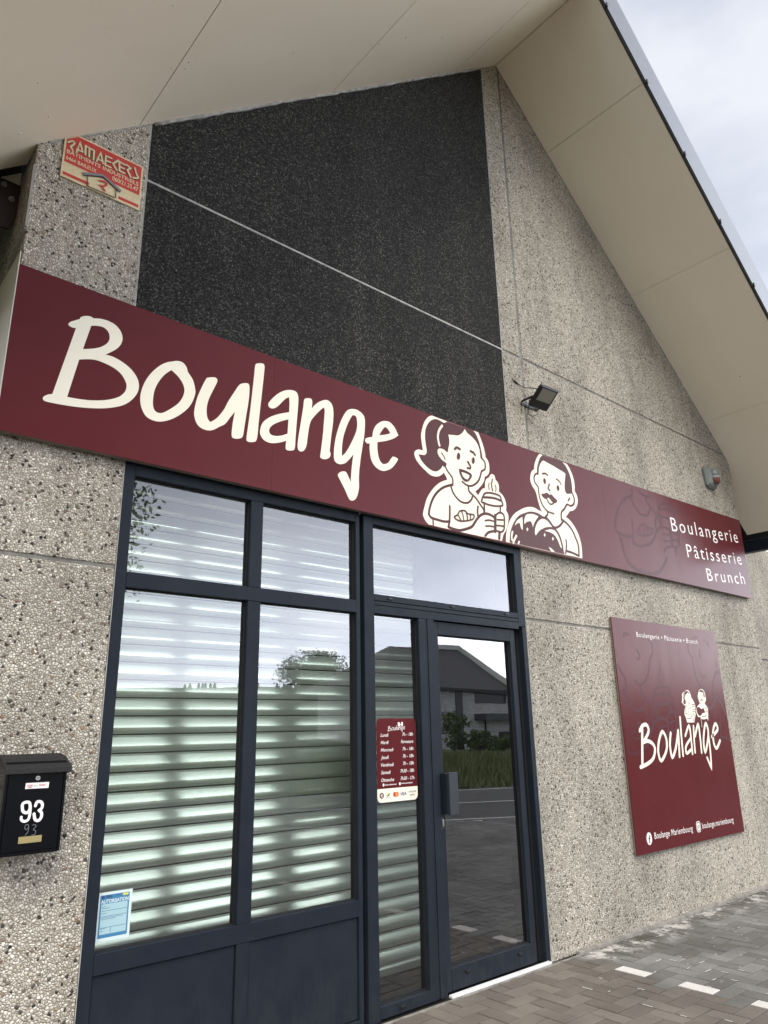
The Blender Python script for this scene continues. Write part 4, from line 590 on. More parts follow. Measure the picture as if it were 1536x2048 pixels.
# soffit boards following the roof slope
def soffit(pxy, name='soffit_panel'):
    bm = bmesh.new(); t = 0.014
    a = sum(pxy[i][0]*pxy[(i+1)%len(pxy)][1]-pxy[(i+1)%len(pxy)][0]*pxy[i][1] for i in range(len(pxy)))
    if a > 0: pxy = pxy[::-1]
    lo = [bm.verts.new((x, y, zs(x))) for x, y in pxy]; hi = [bm.verts.new((x, y, zs(x)+t)) for x, y in pxy]
    bm.faces.new(lo); bm.faces.new(hi[::-1]); n = len(pxy)
    for i in range(n): bm.faces.new([lo[i], hi[i], hi[(i+1)%n], lo[(i+1)%n]])
    return from_bm(name, bm, M_sof, bld)
YF, YW = -1.165, 0.012
e = 0.0026
soffit([(1.238+e, YF), (2.716-e, YF), (2.716-e, YW), (1.238+e, YW)])
soffit([(2.716+e, YF), (4.195-e, YF), (4.195-e, YW), (2.716+e, YW)])
soffit([(4.195+e, YF), (4.858-e, YF), (4.858-e, YW), (4.195+e, YW)])
soffit([(4.862+e, YF), (5.650-e, YF), (5.650-e, YW), (4.862+e, YW)])
soffit([(5.650+e, YF), (7.080-e, YF), (7.080-e, YW), (5.650+e, YW)])
soffit([(7.080+e, YF), (8.500-e, YF), (8.500-e, YW), (7.080+e, YW)])
soffit([(8.500+e, YF), (9.88, YF), (9.88, .27), (XR+.003, .27), (XR+.003, YW), (8.500+e, YW)])
soffit([(-0.16, YF), (1.238-e, YF), (1.238-e, YW), (XL-.003, YW), (XL-.003, .20), (-0.16, .20)])
# screws in the boards, with a few dirty marks
SCR = [(0.56,-0.537),(1.209,-0.534),(1.293,-0.521),(1.288,-0.577),(1.993,-0.565),(2.672,-0.558),(2.749,-0.56),(3.442,-0.56),(2.67,-0.033),(2.746,-0.024),(0.685,-0.242),(0.581,-0.126),(3.46,-.04),(4.15,-.56),(4.24,-.56),(4.15,-.04),
 (5.61,-1.135),(5.693,-1.131),(5.61,-0.6),(5.69,-0.6),(6.369,-1.122),(6.362,-0.6),(6.434,-0.04),(7.787,-1.117),(7.04,-1.12),(7.12,-1.12),(7.04,-.6),(7.12,-.6),(7.79,-.6),(8.46,-.6),(8.54,-.6),(9.2,-.6),(8.46,-.05),(8.54,-.05),(1.20,-1.12),(1.28,-1.12),(1.2,-.04),(1.28,-.04)]
for x, y in SCR:
    bm = bmesh.new()
    z = zs(x); s = -SL if x > APX else SL
    nrm = Vector((s, 0, -1)).normalized() if x < APX else Vector((s, 0, -1)).normalized()
    nrm = Vector(((1 if x < APX else -1)*SL, 0, -1)).normalized()
    u = Vector((0, 1, 0)); w = nrm.cross(u)
    c = Vector((x, y, z))
    ring = [bm.verts.new(c + (u*math.cos(a)+w*math.sin(a))*0.007) for a in [k*math.pi/4 for k in range(8)]]
    ring2 = [bm.verts.new(c + nrm*0.004 + (u*math.cos(a)+w*math.sin(a))*0.005) for a in [k*math.pi/4 for k in range(8)]]
    for k in range(8): bm.faces.new([ring[k], ring[(k+1)%8], ring2[(k+1)%8], ring2[k]])
    bm.faces.new(ring2)
    bmesh.ops.recalc_face_normals(bm, faces=bm.faces)
    from_bm('screw_head', bm, M_screw, bld)
# dark core above the boards, verge fascia, roof
def slope_strip(name, y0, y1, d0, d1, mat, xa=-0.2, xb=9.93, par=bld):
    bm = bmesh.new()
    for x0, x1 in ((xa, APX), (APX, xb)):
        P = [(x0, y0, zs(x0)+d0), (x1, y0, zs(x1)+d0), (x1, y1, zs(x1)+d0), (x0, y1, zs(x0)+d0)]
        lo = [bm.verts.new(p) for p in P]; hi = [bm.verts.new((p[0], p[1], p[2]-d0+d1)) for p in P]
        bm.faces.new(lo[::-1]); bm.faces.new(hi)
        for i in range(4): bm.faces.new([lo[i], lo[(i+1)%4], hi[(i+1)%4], hi[i]])
    bmesh.ops.recalc_face_normals(bm, faces=bm.faces)
    return from_bm(name, bm, mat, par)
slope_strip('roof_core', -1.16, 13.5, 0.03, 0.40, M_dark, -0.15, 9.88)
slope_strip('shadow_gap', -1.180, -1.168, -0.004, 0.022, M_dark)
slope_strip('verge_fascia', -1.195, -1.170, 0.024, 0.475, M_fascia)
slope_strip('roof_sheet', -1.168, 13.6, 0.41, 0.45, M_roof)
for x in [5.675+0.60*k for k in range(-9, 8)]:
    z = zs(x)+0.03
    boxes('fascia_clip', [(x-.009, x+.009, -1.206, -1.18, z-.02, z+.028)], M_flood, bld)
# eaves trims running back along both sides
for b in ((9.885, 9.93, -1.18, 13.5, 3.955, 4.07), (-0.2, -0.165, -1.18, 13.5, 3.955, 4.07)): boxes('eaves_trim', [b], M_flood, bld)
for b in ((9.90, 10.02, -1.17, 13.5, 3.80, 3.95), (-0.32, -0.17, -1.17, 13.5, 3.80, 3.95)): boxes('gutter', [b], M_anth, bld, 0.006)
# steel haunch at the left corner, closing board and pale edge trim
bm = bmesh.new()
prism(bm, [(-0.1, 4.685), (0.699, 4.679), (0.699, 4.47), (0.672, 4.372), (0.58, 4.355), (-0.1, 4.30)], 0.30, 0.32)
bevel(bm, .002)
hp = from_bm('steel_bracket', bm, M_rust, bld)
for bx, bz in ((0.613, 4.64), (0.662, 4.563), (0.52, 4.60), (0.48, 4.52)):
    bm = bmesh.new()
    tube(bm, [(bx, .3, bz), (bx, .296, bz)], .016, 18); tube(bm, [(bx, .296, bz), (bx, .284, bz)], .0095, 6); tube(bm, [(bx, .285, bz), (bx, .276, bz)], .005, 10)
    from_bm('bolt', bm, M_bolt, hp)
bm = bmesh.new(); prism(bm, [(-0.1, 4.690), (0.699, 4.690), (0.699, 4.86), (0.55, 4.75), (-0.1, 4.2)], 0.33, 0.345)
from_bm('closing_board', bm, M_sof, bld)
bm = bmesh.new()
P = [(0.688, -0.01, 4.60), (0.688, -0.012, 4.20), (0.688, 0.27, 4.10)]
for (a, b) in zip(P, P[1:]):
    a = Vector(a); b = Vector(b); d = (b-a).normalized(); nn = Vector((0, -d.z, d.y))*0.014
    q = [a-nn, b-nn, b+nn, a+nn]
    f0 = [bm.verts.new(p) for p in q]; f1 = [bm.verts.new(p+Vector((0.012, 0, 0))) for p in q]
    bm.faces.new(f0); bm.faces.new(f1[::-1])
    for i in range(4): bm.faces.new([f0[i], f0[(i+1)%4], f1[(i+1)%4], f1[i]])
bmesh.ops.recalc_face_normals(bm, faces=bm.faces)
from_bm('edge_trim', bm, M_trim, bld)

# ---- shop front
YG = 0.046                                        # glass plane
def pane(x0, x1, z0, z1, parent, mat=M_glass, y=YG):
    bm = bmesh.new()
    vs = [bm.verts.new(c) for c in ((x0-.01, y, z0-.01), (x1+.01, y, z0-.01), (x1+.01, y, z1+.01), (x0-.01, y, z1+.01))]
    bm.faces.new(vs)
    o = from_bm('pane', bm, mat, parent)
    t = 0.006; bm = bmesh.new()
    for b in ((x0, x0+t, y-.012, y-.003, z0, z1), (x1-t, x1, y-.012, y-.003, z0, z1), (x0+t, x1-t, y-.012, y-.003, z1-t, z1), (x0+t, x1-t, y-.012, y-.003, z0, z0+t)): box(bm, *b)
    from_bm('gasket', bm, M_gask, parent)
    return o
F0, F1 = 0.006, 0.085
wf = boxes('window_frame', [(1.340, 1.402, F0, F1, 0, 3.03), (1.402, 2.934, F0, F1, 2.957, 3.03), (2.934, 2.967, F0, F1, 0, 3.03),
    (2.128, 2.213, F0, F1, 2.424, 2.957), (2.128, 2.213, F0, F1, 0.652, 2.342), (1.402, 2.934, F0-.002, F1, 2.342, 2.424), (1.402, 2.934, F0-.002, F1, 0.565, 0.652),
    (2.131, 2.206, F0, F1, 0.045, 0.565), (1.402, 2.934, F0-.002, F1, 0.0, 0.045)], M_anth, bld, 0.0022)
boxes('kick_panel', [(1.406, 2.128, 0.018, 0.06, 0.049, 0.561)], M_anth, wf, 0.002)
boxes('kick_panel', [(2.209, 2.931, 0.018, 0.06, 0.049, 0.561)], M_anth, wf, 0.002)
for x0, x1 in ((1.402, 2.128), (2.213, 2.934)):
    pane(x0, x1, 2.424, 2.957, wf); pane(x0, x1, 0.652, 2.342, wf)
boxes('corner_post', [(2.970, 2.996, 0.055, 0.10, 0, 3.03)], M_anth, bld)
df = boxes('entrance_frame', [(2.999, 3.083, F0-.004, F1, 0, 3.03), (3.083, 4.580, F0-.004, F1, 2.967, 3.03), (4.580, 4.668, F0-.004, F1, 2.375, 3.03),
    (3.083, 4.580, F0-.004, F1, 2.438, 2.480), (3.083, 4.580, F0-.002, F1, 2.408, 2.435), (3.083, 4.580, F0-.004, F1, 2.350, 2.405),
    (3.485, 3.548, F0-.004, F1, 0.012, 2.350), (3.551, 3.566, F0, F1, 0.012, 2.350), (3.569, 3.632, F0-.004, F1, 0.012, 2.350),
    (3.083, 3.485, F0-.004, F1, 0.012, 0.075), (4.622, 4.668, F0-.004, F1, 0.012, 2.372), (4.560, 4.600, 0.065, F1, 0.012, 2.35)], M_anth, bld, 0.0018)
pane(3.083, 4.580, 2.480, 2.967, df); pane(3.083, 3.485, 0.075, 2.350, df)
boxes('rebate_groove', [(4.600, 4.622, 0.055, 0.075, 0.012, 2.35)], M_gask, df)
for i, (x, z) in enumerate(((3.223, 2.459), (3.831, 2.459), (4.436, 2.459), (3.25, 0.044))):
    boxes('drain_cap', [(x-.018, x+.018, F0-.014, F0-.003, z-.006, z+.006)], M_flood, df, 0.002)
dr = boxes('door', [(3.636, 3.697, 0.028, 0.095, 0.022, 2.345), (4.492, 4.538, 0.028, 0.095, 0.022, 2.345), (3.697, 4.492, 0.028, 0.095, 2.252, 2.345), (3.697, 4.492, 0.026, 0.095, 0.022, 0.150),
    (4.538, 4.556, 0.034, 0.095, 0.022, 2.345)], M_anth, bld, 0.0022)
pane(3.697, 4.492, 0.150, 2.252, dr, M_glass_door, 0.062)
boxes('handle', [(3.668, 3.752, -0.052, -0.030, 1.055, 1.322)], M_handle, dr, 0.003)
boxes('handle_mount', [(3.664, 3.690, -0.030, 0.028, 1.06, 1.317)], M_anth, dr, 0.002)
bm = bmesh.new(); prism(bm, rrect(3.640, 3.672, 0.965, 1.045, .014), 0.014, 0.028)
lk = from_bm('lock_plate', bm, M_flood, dr)
boxes('key_cylinder', [(3.651, 3.661, 0.004, 0.016, 0.985, 1.028)], M_steel, dr, 0.002)
for x in (3.835, 4.361): boxes('drain_cap', [(x-.018, x+.018, 0.012, 0.027, .104, .117)], M_flood, dr, 0.002)
# sills
boxes('white_sill_strip', [(3.640, 4.640, -0.028, 0.004, 0.004, 0.020)], M_sill, bld, 0.002)
# roller shutter behind the glass
bm = bmesh.new()
P0 = 1.003 - 0.1005*9; XS0, XS1, YS = 1.36, 3.90, 0.50
prof = []
k = 0
for r in range(30):
    zb = P0 + 0.1005*r
    if zb > 3.02: break
    for i in range(9):
        t = i/8
        prof.append((YS - 0.0015 - 0.0135*(1-(abs(t-.30)/(.70 if t > .30 else .30))**1.5), zb + 0.005 + t*0.0925))
    prof.append((YS + 0.008, zb + 0.0985)); prof.append((YS + 0.008, zb + 0.1040))
prof = [(YS, 0.04), (YS-.006, 0.05), (YS-.006, 0.09), (YS, P0)] + prof
va_ = [(bm.verts.new((XS0, y, z)), bm.verts.new((XS1, y, z))) for y, z in prof]
for (a, b), (c, d) in zip(va_, va_[1:]):
    f = bm.faces.new([a, b, d, c]); f.smooth = True
    if a.co.y > YS + .004 or c.co.y > YS + .004: f.material_index = 1; f.smooth = False
sh = from_bm('roller_shutter', bm, [M_shut, M_dark], bld)
for b in ((3.905, 3.95, 0.46, 0.54, 0.0, 3.0), (1.342, 1.358, 0.30, 0.54, 0, 3.0)): boxes('shutter_guide', [b], M_gask, bld)
# dim room behind
bm = bmesh.new()
box(bm, 1.0, 8.8, 0.30, 5.0, -0.01, 3.5)
bmesh.ops.reverse_faces(bm, faces=bm.faces)
fr = [f for f in bm.faces if abs(f.calc_center_median().y-0.30) < 1e-4]
bmesh.ops.delete(bm, geom=fr, context='FACES')
for f in bm.faces:
    if f.calc_center_median().z < 0: f.material_index = 1
from_bm('interior_room', bm, [M_int, M_intf], bld)
boxes('reveal', [(1.20, 1.338, 0.17, 0.31, 0, 3.1), (4.672, 4.75, 0.17, 0.31, 0, 3.1), (1.2, 4.75, .17, .31, 3.031, 3.12)], M_int, bld)

# ------------------------------------------------------------------ long fascia sign
SYF = -0.056
sign = thing('shop_sign', 'long maroon shop sign with cream bakery lettering and two drawn figures across the gable wall', 'sign')
TOP = [(0.684, 3.945), (2.19, 3.932), (4.44, 3.920), (6.6, 3.945), (8.902, 3.990)]
ztop = lambda x: np.interp(x, [a for a, _ in TOP], [b for _, b in TOP])
ZBOT = 3.021
XSE = [0.6855, 2.2265, 5.925, 8.905]
SBM = [0.0009, 0.0009]
for i in range(3):
    x0, x1 = XSE[i] + (0.0006 if i else 0), XSE[i+1] - 0.0006
    xs_ = [x0] + [a for a, _ in TOP if x0 < a < x1] + [x1]
    bm = bmesh.new()
    prism(bm, [(x0, ZBOT), (x1, ZBOT)] + [(x, float(ztop(x))) for x in xs_[::-1]], SYF, SYF+0.004)
    from_bm('sign_board', bm, M_mar, sign)
boxes('sign_frame', [(0.69, 8.90, SYF+0.0045, -0.012, ZBOT+0.002, ZBOT+0.045), (0.69, 8.90, SYF+.0045, -0.012, 3.87, 3.91)] + [(x, x+.04, SYF+.0045, -0.012, ZBOT+.045, 3.87) for x in (0.70, 2.2, 3.4, 5.9, 8.85)], M_edge, sign)
bm = bmesh.new(); box(bm, 0.680, 0.6845, SYF+0.001, 1.7, ZBOT+.005, 4.02)
from_bm('return_panel', bm, M_sidew, sign)
MI = {'c': 0, 'm': 1}
bm = bmesh.new(); add_art(bm, ART['boulange'], SYF-0.0004, MI, dy=0.00002); face_front(bm)
from_bm('lettering', bm, [M_cream, M_mar], sign)
bm = bmesh.new(); add_art(bm, ART['woman'], SYF-0.0004, MI); face_front(bm)
from_bm('woman_drawing', bm, [M_cream, M_marl], sign)
bm = bmesh.new(); add_art(bm, ART['man'], SYF-0.0004, MI); face_front(bm)
from_bm('man_drawing', bm, [M_cream, M_marl], sign)
for s, xl, z, cap, sl in (('Boulangerie', 7.178, 3.571, .163, .068), ('Pâtisserie', 7.442, 3.322, .155, .066), ('Brunch', 7.826, 3.108, .150, .070)):
    bm = bmesh.new()
    fit_text(bm, s, xl, 8.775, z, cap, SYF-0.0013, 0, 1.25, -0.002, 0, sl)
    face_front(bm)
    from_bm('trade_lettering', bm, M_wht, sign)
# faint enlarged line drawing on the right-hand board
def clipped(src, xf, x0, x1, z0, z1, y, wk=1.0):
    tmp = bmesh.new(); add_art(tmp, src, y, {'c': 0, 'm': 0}, xf=xf, only='m', wk=wk, dy=0.00001)
    for co, no in (((x0, 0, 0), (-1, 0, 0)), ((x1, 0, 0), (1, 0, 0)), ((0, 0, z0), (0, 0, -1)), ((0, 0, z1), (0, 0, 1))):
        bmesh.ops.bisect_plane(tmp, geom=tmp.verts[:]+tmp.edges[:]+tmp.faces[:], plane_co=co, plane_no=no, clear_outer=True)
    face_front(tmp); return tmp
def xf_sign(x, z): return (6.617 + (x-3.944)*1.457, 3.49 + (z-3.164)*1.457)
BELLY = [('S', 'm', [3630, 3050, 0, 3660, 2930, 0, 3760, 2870, 0, 3950, 2855, 0, 4100, 2900, 0, 4200, 3000, 0], 26, 0)]
from_bm('faint_drawing', clipped(ART['woman'] + BELLY, xf_sign, 5.95, 8.88, ZBOT+.01, 3.90, SYF-0.0003), M_ghost, sign)

# ------------------------------------------------------------------ square poster board
PYF = -0.031
post = thing('poster_board', 'square maroon bakery poster board screwed to the pebbled wall right of the door', 'sign')
boxes('board', [(5.865, 7.855, PYF, -0.022, 0.560, 2.552)], M_mar, post, 0.001)
boxes('board_backing', [(5.867, 7.853, -0.0215, -0.010, 0.562, 2.550)], M_edge, post)
bm = bmesh.new(); add_art(bm, ART['poster_word'], PYF-0.0011, MI, dy=0.0001); face_front(bm)
from_bm('lettering', bm, [M_cream, M_mar], post)
bm = bmesh.new(); add_art(bm, ART['poster_pair'], PYF-0.0011, MI, dy=0.0001); face_front(bm)
from_bm('figures_drawing', bm, [M_cream, M_mar], post)
bm = bmesh.new()
fit_text(bm, 'Boulangerie • Pâtisserie • Brunch', 6.262, 7.440, 2.398, 0.048, PYF-.0013, 0, 1.15, 0.003)
face_front(bm); from_bm('small_lettering', bm, M_wht, post); bm = bmesh.new()
fit_text(bm, 'Boulange Mariembourg', 6.165, 6.830, 0.660, 0.054, PYF-.0013, 0, 1.1, 0.003)
face_front(bm); from_bm('small_lettering', bm, M_wht, post); bm = bmesh.new()
fit_text(bm, 'boulange.mariembourg', 7.015, 7.650, 0.664, 0.054, PYF-.0013, 0, 1.1, 0.003)
face_front(bm); from_bm('small_lettering', bm, M_wht, post); bm = bmesh.new()
fill(bm, [[(6.078+.043*math.cos(a), .672+.05*math.sin(a)) for a in [k*math.pi/12 for k in range(24)]]], PYF-.0011, 0)
fill(bm, [rrect(6.905, 6.985, .640, .735, .030)], PYF-.0011, 0)
fit_text(bm, 'f', 6.066, 6.098, 0.635, 0.066, PYF-.0016, 1, 1, 0.02)
add_art(bm, [('S', 'm', [6922, 657, 0, 6968, 657, 0, 6968, 718, 0, 6922, 718, 0], 7, 1), ('S', 'm', [6934, 688, 0, 6945, 702, 0, 6957, 688, 0, 6945, 673, 0], 6, 1)], PYF-.0014, {'m': 1})
face_front(bm)
from_bm('network_icons', bm, [M_wht, M_mar], post)
def xf_p1(x, z): return (6.189 + (x-3.985)*1.35, 2.089 + (z-3.506)*1.55)
def xf_p2(x, z): return (7.443 + (x-5.051)*1.15, 2.16 + (z-3.538)*1.5)
from_bm('faint_drawing', clipped(ART['woman'], xf_p1, 5.88, 7.1, .58, 2.50, PYF-0.0003, 1.0), M_ghost, post)
from_bm('faint_drawing', clipped(ART['man'], xf_p2, 6.95, 7.84, .58, 2.50, PYF-0.0003, 1.0), M_ghost, post)

# ------------------------------------------------------------------ builder's plate under the left soffit
bp = thing('builder_plate', 'small red and yellowed plate with a drawn house under the left eave', 'sign')
PB = -0.011
x0, x1, z0, z1 = 0.829, 1.286, 4.612, 4.931
cut = lambda x: zs(x) - 0.004
xc = APX - (APZ - .004 - z1)/SL
bm = bmesh.new(); prism(bm, [(x0, z0), (x1, z0), (x1, z1), (xc, z1), (x0, cut(x0))], PB+.001, -0.0015)
from_bm('plate', bm, M_ycream, bp)
bm = bmesh.new(); b_ = .010
xc2 = APX - (APZ - .010 - (z1-b_))/SL
fill(bm, [[(x0+b_, 4.716), (x1-b_, 4.716), (x1-b_, z1-b_), (max(xc2, x0+b_), z1-b_), (x0+b_, min(z1-b_, cut(x0+b_)-.006))]], PB+.0004, 0)
fill(bm, [[(x0+b_, 4.628), (0.985, 4.628), (0.985, 4.648), (x0+b_, 4.648)]], PB+.0004, 0)
fill(bm, [[(1.155, 4.628), (x1-b_, 4.628), (x1-b_, 4.648), (1.155, 4.648)]], PB+.0004, 0)
add_art(bm, ART['builder_plate'], PB, {'k': 1, 'c': 2, 'g': 3, 'r': 0})
fit_text(bm, 'BÂTIMENTS INDUSTRIELS', .847, 1.265, 4.778, 0.027, PB-.0002, 2, 1.05, .02)
fit_text(bm, '6464 BAILEUX', .847, 1.018, 4.735, 0.026, PB-.0002, 2, 1.0, .015)
fit_text(bm, '060/21.25.47', 1.110, 1.266, 4.738, 0.030, PB-.0002, 2, 1.0, .015)
face_front(bm)
from_bm('printing', bm, [M_red, M_kprint, M_ycream, M_gprint], bp)

# ------------------------------------------------------------------ opening-hours sticker on the side light
oh = thing('opening_hours_sticker', 'maroon opening hours sticker with rounded corners on the narrow side pane', 'sticker')
SG = 0.040
bm = bmesh.new()
R = rrect(3.117, 3.462, 1.166, 1.676, 0.030)
fill(bm, [[(x, z) for x, z in R]], SG, 1)
fill(bm, [[(x, max(z, 1.247)) for x, z in rrect(3.117, 3.462, 1.166, 1.676, 0.030)]], SG-.0002, 0)
k = 0.0155
TS = SG-.0006
rows = [('Lundi', '7h - 18h'), ('Mardi', 'Fermeture'), ('Mercredi', '7h - 18h'), ('Jeudi', '7h - 18h'), ('Vendredi', '7h - 18h'), ('Samedi', '7h30 - 18h'), ('Dimanche', '7h30 - 17h')]
for i, (a, b) in enumerate(rows):
    z = 1.562 - i*0.0455
    fit_text(bm, a, 3.150, 3.150 + .0135*len(a), z, 0.0215, TS, 2, .95, .006, .25)
    fit_text(bm, b, 3.435 - .0122*len(b), 3.435, z+.002, 0.0215, TS, 2, .95, .006, .25)
SC = 0.108/ (7.66-6.16)
add_art(bm, ART['poster_word'], TS, {'c': 2}, xf=lambda x, z: (3.238 + (x-6.33)*0.098, 1.607 + (z-1.38)*0.082), dy=0.00001)
add_art(bm, [s for s in ART['poster_pair'] if s[1] == 'c'], TS-.0005, {'c': 2}, xf=lambda x, z: (3.238 + (x-6.33)*0.098, 1.607 + (z-1.38)*0.082), dy=0.00001)
fit_text(bm, 'Boulange Mariembourg', 3.180, 3.280, 1.2655, 0.0085, TS, 2, 1.0, .02)
fit_text(bm, 'boulange.mariembourg', 3.318, 3.420, 1.2675, 0.0085, TS, 2, 1.0, .02)
for cx_ in (3.168, 3.307): fill(bm, [[(cx_+.0075*math.cos(a), 1.2695+.0095*math.sin(a)) for a in [j*math.pi/8 for j in range(16)]]], TS, 2)
def disc(cx_, cz_, r, idx, y=TS): fill(bm, [[(cx_+r*math.cos(a), cz_+r*math.sin(a)) for a in [j*math.pi/10 for j in range(20)]]], y, idx)
disc(3.152, 1.207, .0175, 0); fit_text(bm, '€', 3.142, 3.162, 1.198, .018, TS-.0003, 1, 1, .03)
fill(bm, [[(3.184, 1.212), (3.196, 1.204), (3.224, 1.224), (3.214, 1.203), (3.198, 1.198)]], TS, 3)
fill(bm, [[(3.196, 1.218), (3.206, 1.222), (3.205, 1.211), (3.199, 1.210)]], TS-.0003, 4)
fit_text(bm, 'Bancontact', 3.184, 3.226, 1.190, .005, TS, 5, 1, .02)
disc(3.262, 1.208, .0155, 6); disc(3.280, 1.208, .0155, 7, TS-.0002)
fit_text(bm, 'VISA', 3.310, 3.362, 1.198, .020, TS, 5, 1, .03, .25)
fit_text(bm, 'CHÈQUES', 3.380, 3.445, 1.211, .0115, TS, 8, 1, .01)
fit_text(bm, 'REPAS', 3.392, 3.435, 1.191, .0115, TS, 8, 1, .01)
face_front(bm)
from_bm('printing', bm, [M_mar, M_cream, M_wht, M_green, M_yel, M_navy, M_red, M_orange, M_kprint], oh)

# ------------------------------------------------------------------ permit sticker at the bottom of the left window
au = thing('permit_notice', 'pale blue authorisation notice stuck in the bottom left corner of the large window', 'notice')
bm = bmesh.new()
fill(bm, [[(1.413, .692), (1.572, .689), (1.574, .897), (1.415, .898)]], SG, 0)
fill(bm, [rrect(1.421, 1.560, .706, .886, .004)], SG-.0003, 1)
fill(bm, [rrect(1.428, 1.553, .721, .848, .003)], SG-.0006, 2)
fit_text(bm, 'AUTORISATION', 1.4255, 1.556, .851, .0155, SG-.0008, 0, 1, .03)
fill(bm, [[(1.527, .874), (1.554, .874), (1.554, .884), (1.527, .884)]], SG-.0006, 3)
fill(bm, [[(1.434+.008*math.cos(a), .877+.0075*math.sin(a)) for a in [j*math.pi/8 for j in range(16)]]], SG-.0008, 4)
for z, xa, xb in ((.836, 1.431, 1.45), (.829, 1.431, 1.47), (.818, 1.431, 1.55), (.808, 1.431, 1.458), (.795, 1.431, 1.55), (.789, 1.431, 1.535), (.783, 1.431, 1.50), (.748, 1.431, 1.55), (.744, 1.431, 1.455), (.735, 1.431, 1.445)):
    fill(bm, [[(xa, z), (xb, z), (xb, z+.0016), (xa, z+.0016)]], SG-.0009, 4)
fill(bm, [[(1.478, .724), (1.480, .724), (1.480, .748), (1.478, .748)]], SG-.0009, 4)
for z, xa, xb in ((.881, 1.447, 1.470), (.877, 1.447, 1.482), (.873, 1.447, 1.476), (.880, 1.492, 1.500), (.877, 1.505, 1.516)):
    fill(bm, [[(xa, z), (xb, z), (xb, z+.002), (xa, z+.002)]], SG-.0009, 5)
face_front(bm)
from_bm('sheet', bm, [M_paperw, M_blue, M_paper, M_yel, M_navy, M_kprint], au)

# ------------------------------------------------------------------ mailbox
mb = thing('mailbox', 'black metal mailbox numbered 93 with a brass name plate on the pebbled wall', 'mailbox')
X0, X1, Z0, Z1, YB = 0.898, 1.150, 1.128, 1.470, -0.150
boxes('box_body', [(X0, X1, YB+.012, -0.002, Z0-.004, Z1+.03)], M_blackp, mb, 0.004)
boxes('box_door', [(X0+.014, X1-.012, YB+.001, YB+.0115, Z0+.012, Z1-.01)], M_blackp, mb, 0.0015)
boxes('box_rim', [(X0, X0+.012, YB-.002, YB+.012, Z0, Z1), (X1-.010, X1, YB-.002, YB+.012, Z0, Z1), (X0+.012, X1-.010, YB-.002, YB+.012, Z0, Z0+.010)], M_blackp, mb, 0.002)
bm = bmesh.new()
prof = [(0.0, 1.530), (-0.085, 1.516), (YB-.024, 1.474), (YB-.026, 1.452), (YB-.020, 1.450), (YB-.016, 1.462), (0.0, 1.500)]
A_ = [bm.verts.new((X0-.008, y, z)) for y, z in prof]; B_ = [bm.verts.new((X1+.012, y, z)) for y, z in prof]
bm.faces.new(A_[::-1]); bm.faces.new(B_)
for i in range(len(prof)): bm.faces.new([A_[i], A_[(i+1) % len(prof)], B_[(i+1) % len(prof)], B_[i]])
bmesh.ops.recalc_face_normals(bm, faces=bm.faces); bevel(bm, .0015)
from_bm('lid', bm, M_blackr, mb)
bm = bmesh.new(); tube(bm, [(1.028, YB+.002, 1.431), (1.028, YB-.006, 1.431)], .0095, 20)
lk = from_bm('lock', bm, M_steel, mb)
boxes('keyhole', [(1.0235, 1.0325, YB-.0072, YB-.0055, 1.4295, 1.4325)], M_dark, lk)
boxes('name_plate', [(0.978, 1.071, YB-.0015, YB+.001, 1.172, 1.1985)], M_brass, mb, 0.0006)
bm = bmesh.new()
fill(bm, [[(0.981, 1.389), (1.077, 1.388), (1.078, 1.4125), (0.982, 1.4130)]], YB-.0006, 0)
fit_text(bm, 'NON', .990, 1.010, 1.3975, .008, YB-.0010, 1, 1, .03); fit_text(bm, 'merci', 1.014, 1.030, 1.3985, .004, YB-.0010, 2, 1, .02); fit_text(bm, 'NON !', 1.037, 1.066, 1.3975, .008, YB-.0010, 1, 1, .03)
fill(bm, [[(.990, 1.3925), (1.010, 1.3925), (1.010, 1.3945), (.990, 1.3945)]], YB-.0010, 2)
add_art(bm, ART['number'], YB-.0008, {'w': 0, 's': 3})
face_front(bm)
from_bm('number_and_sticker', bm, [M_wht, M_red, M_kprint, M_silver], mb)

# ------------------------------------------------------------------ floodlight
fl = thing('floodlight', 'small black floodlight on a bracket above the sign by the vertical wall joint', 'lamp')
def oriented(mat4, lst, mat, name, parent, bev=.003):
    bm = bmesh.new()
    for b in lst: box(bm, *b)
    if bev: bevel(bm, bev)
    bmesh.ops.transform(bm, matrix=mat4, verts=bm.verts)
    return from_bm(name, bm, mat, parent)
Mh = Matrix.Translation((4.945, -0.170, 4.413)) @ Matrix.Rotation(math.radians(-4), 4, 'Z') @ Matrix.Rotation(math.radians(50), 4, 'X')
oriented(Mh, [(-.118, .118, -.018, .022, -.108, .108)], M_flood, 'lamp_housing', fl, .012)
oriented(Mh, [(-.088, .088, -.0205, -.0185, -.030, .085)], M_lens, 'lamp_glass', fl, 0)
oriented(Mh, [(x-.003, x+.003, .0205, .040, -.085, .085) for x in (-.07, -.05, -.03, -.01, .01, .03, .05, .07)], M_flood, 'cooling_fins', fl, 0)
bm = bmesh.new()
hl = Mh @ Vector((-.124, .005, -.02)); hr = Mh @ Vector((.124, .005, -.02))
def flatbar(bm, path, w, t):
    for a, b in zip(path, path[1:]):
        a = Vector(a); b = Vector(b); d = (b-a).normalized(); u = Vector((0, 0, 1)) if abs(d.z) < .9 else Vector((0, 1, 0))
        s = d.cross(u).normalized()*t/2; u = s.cross(d).normalized()*w/2
        f0 = [bm.verts.new(a+p) for p in (-s-u, s-u, s+u, -s+u)]; f1 = [bm.verts.new(b+p) for p in (-s-u, s-u, s+u, -s+u)]
        bm.faces.new(f0[::-1]); bm.faces.new(f1)
        for i in range(4): bm.faces.new([f0[i], f0[(i+1)%4], f1[(i+1)%4], f1[i]])
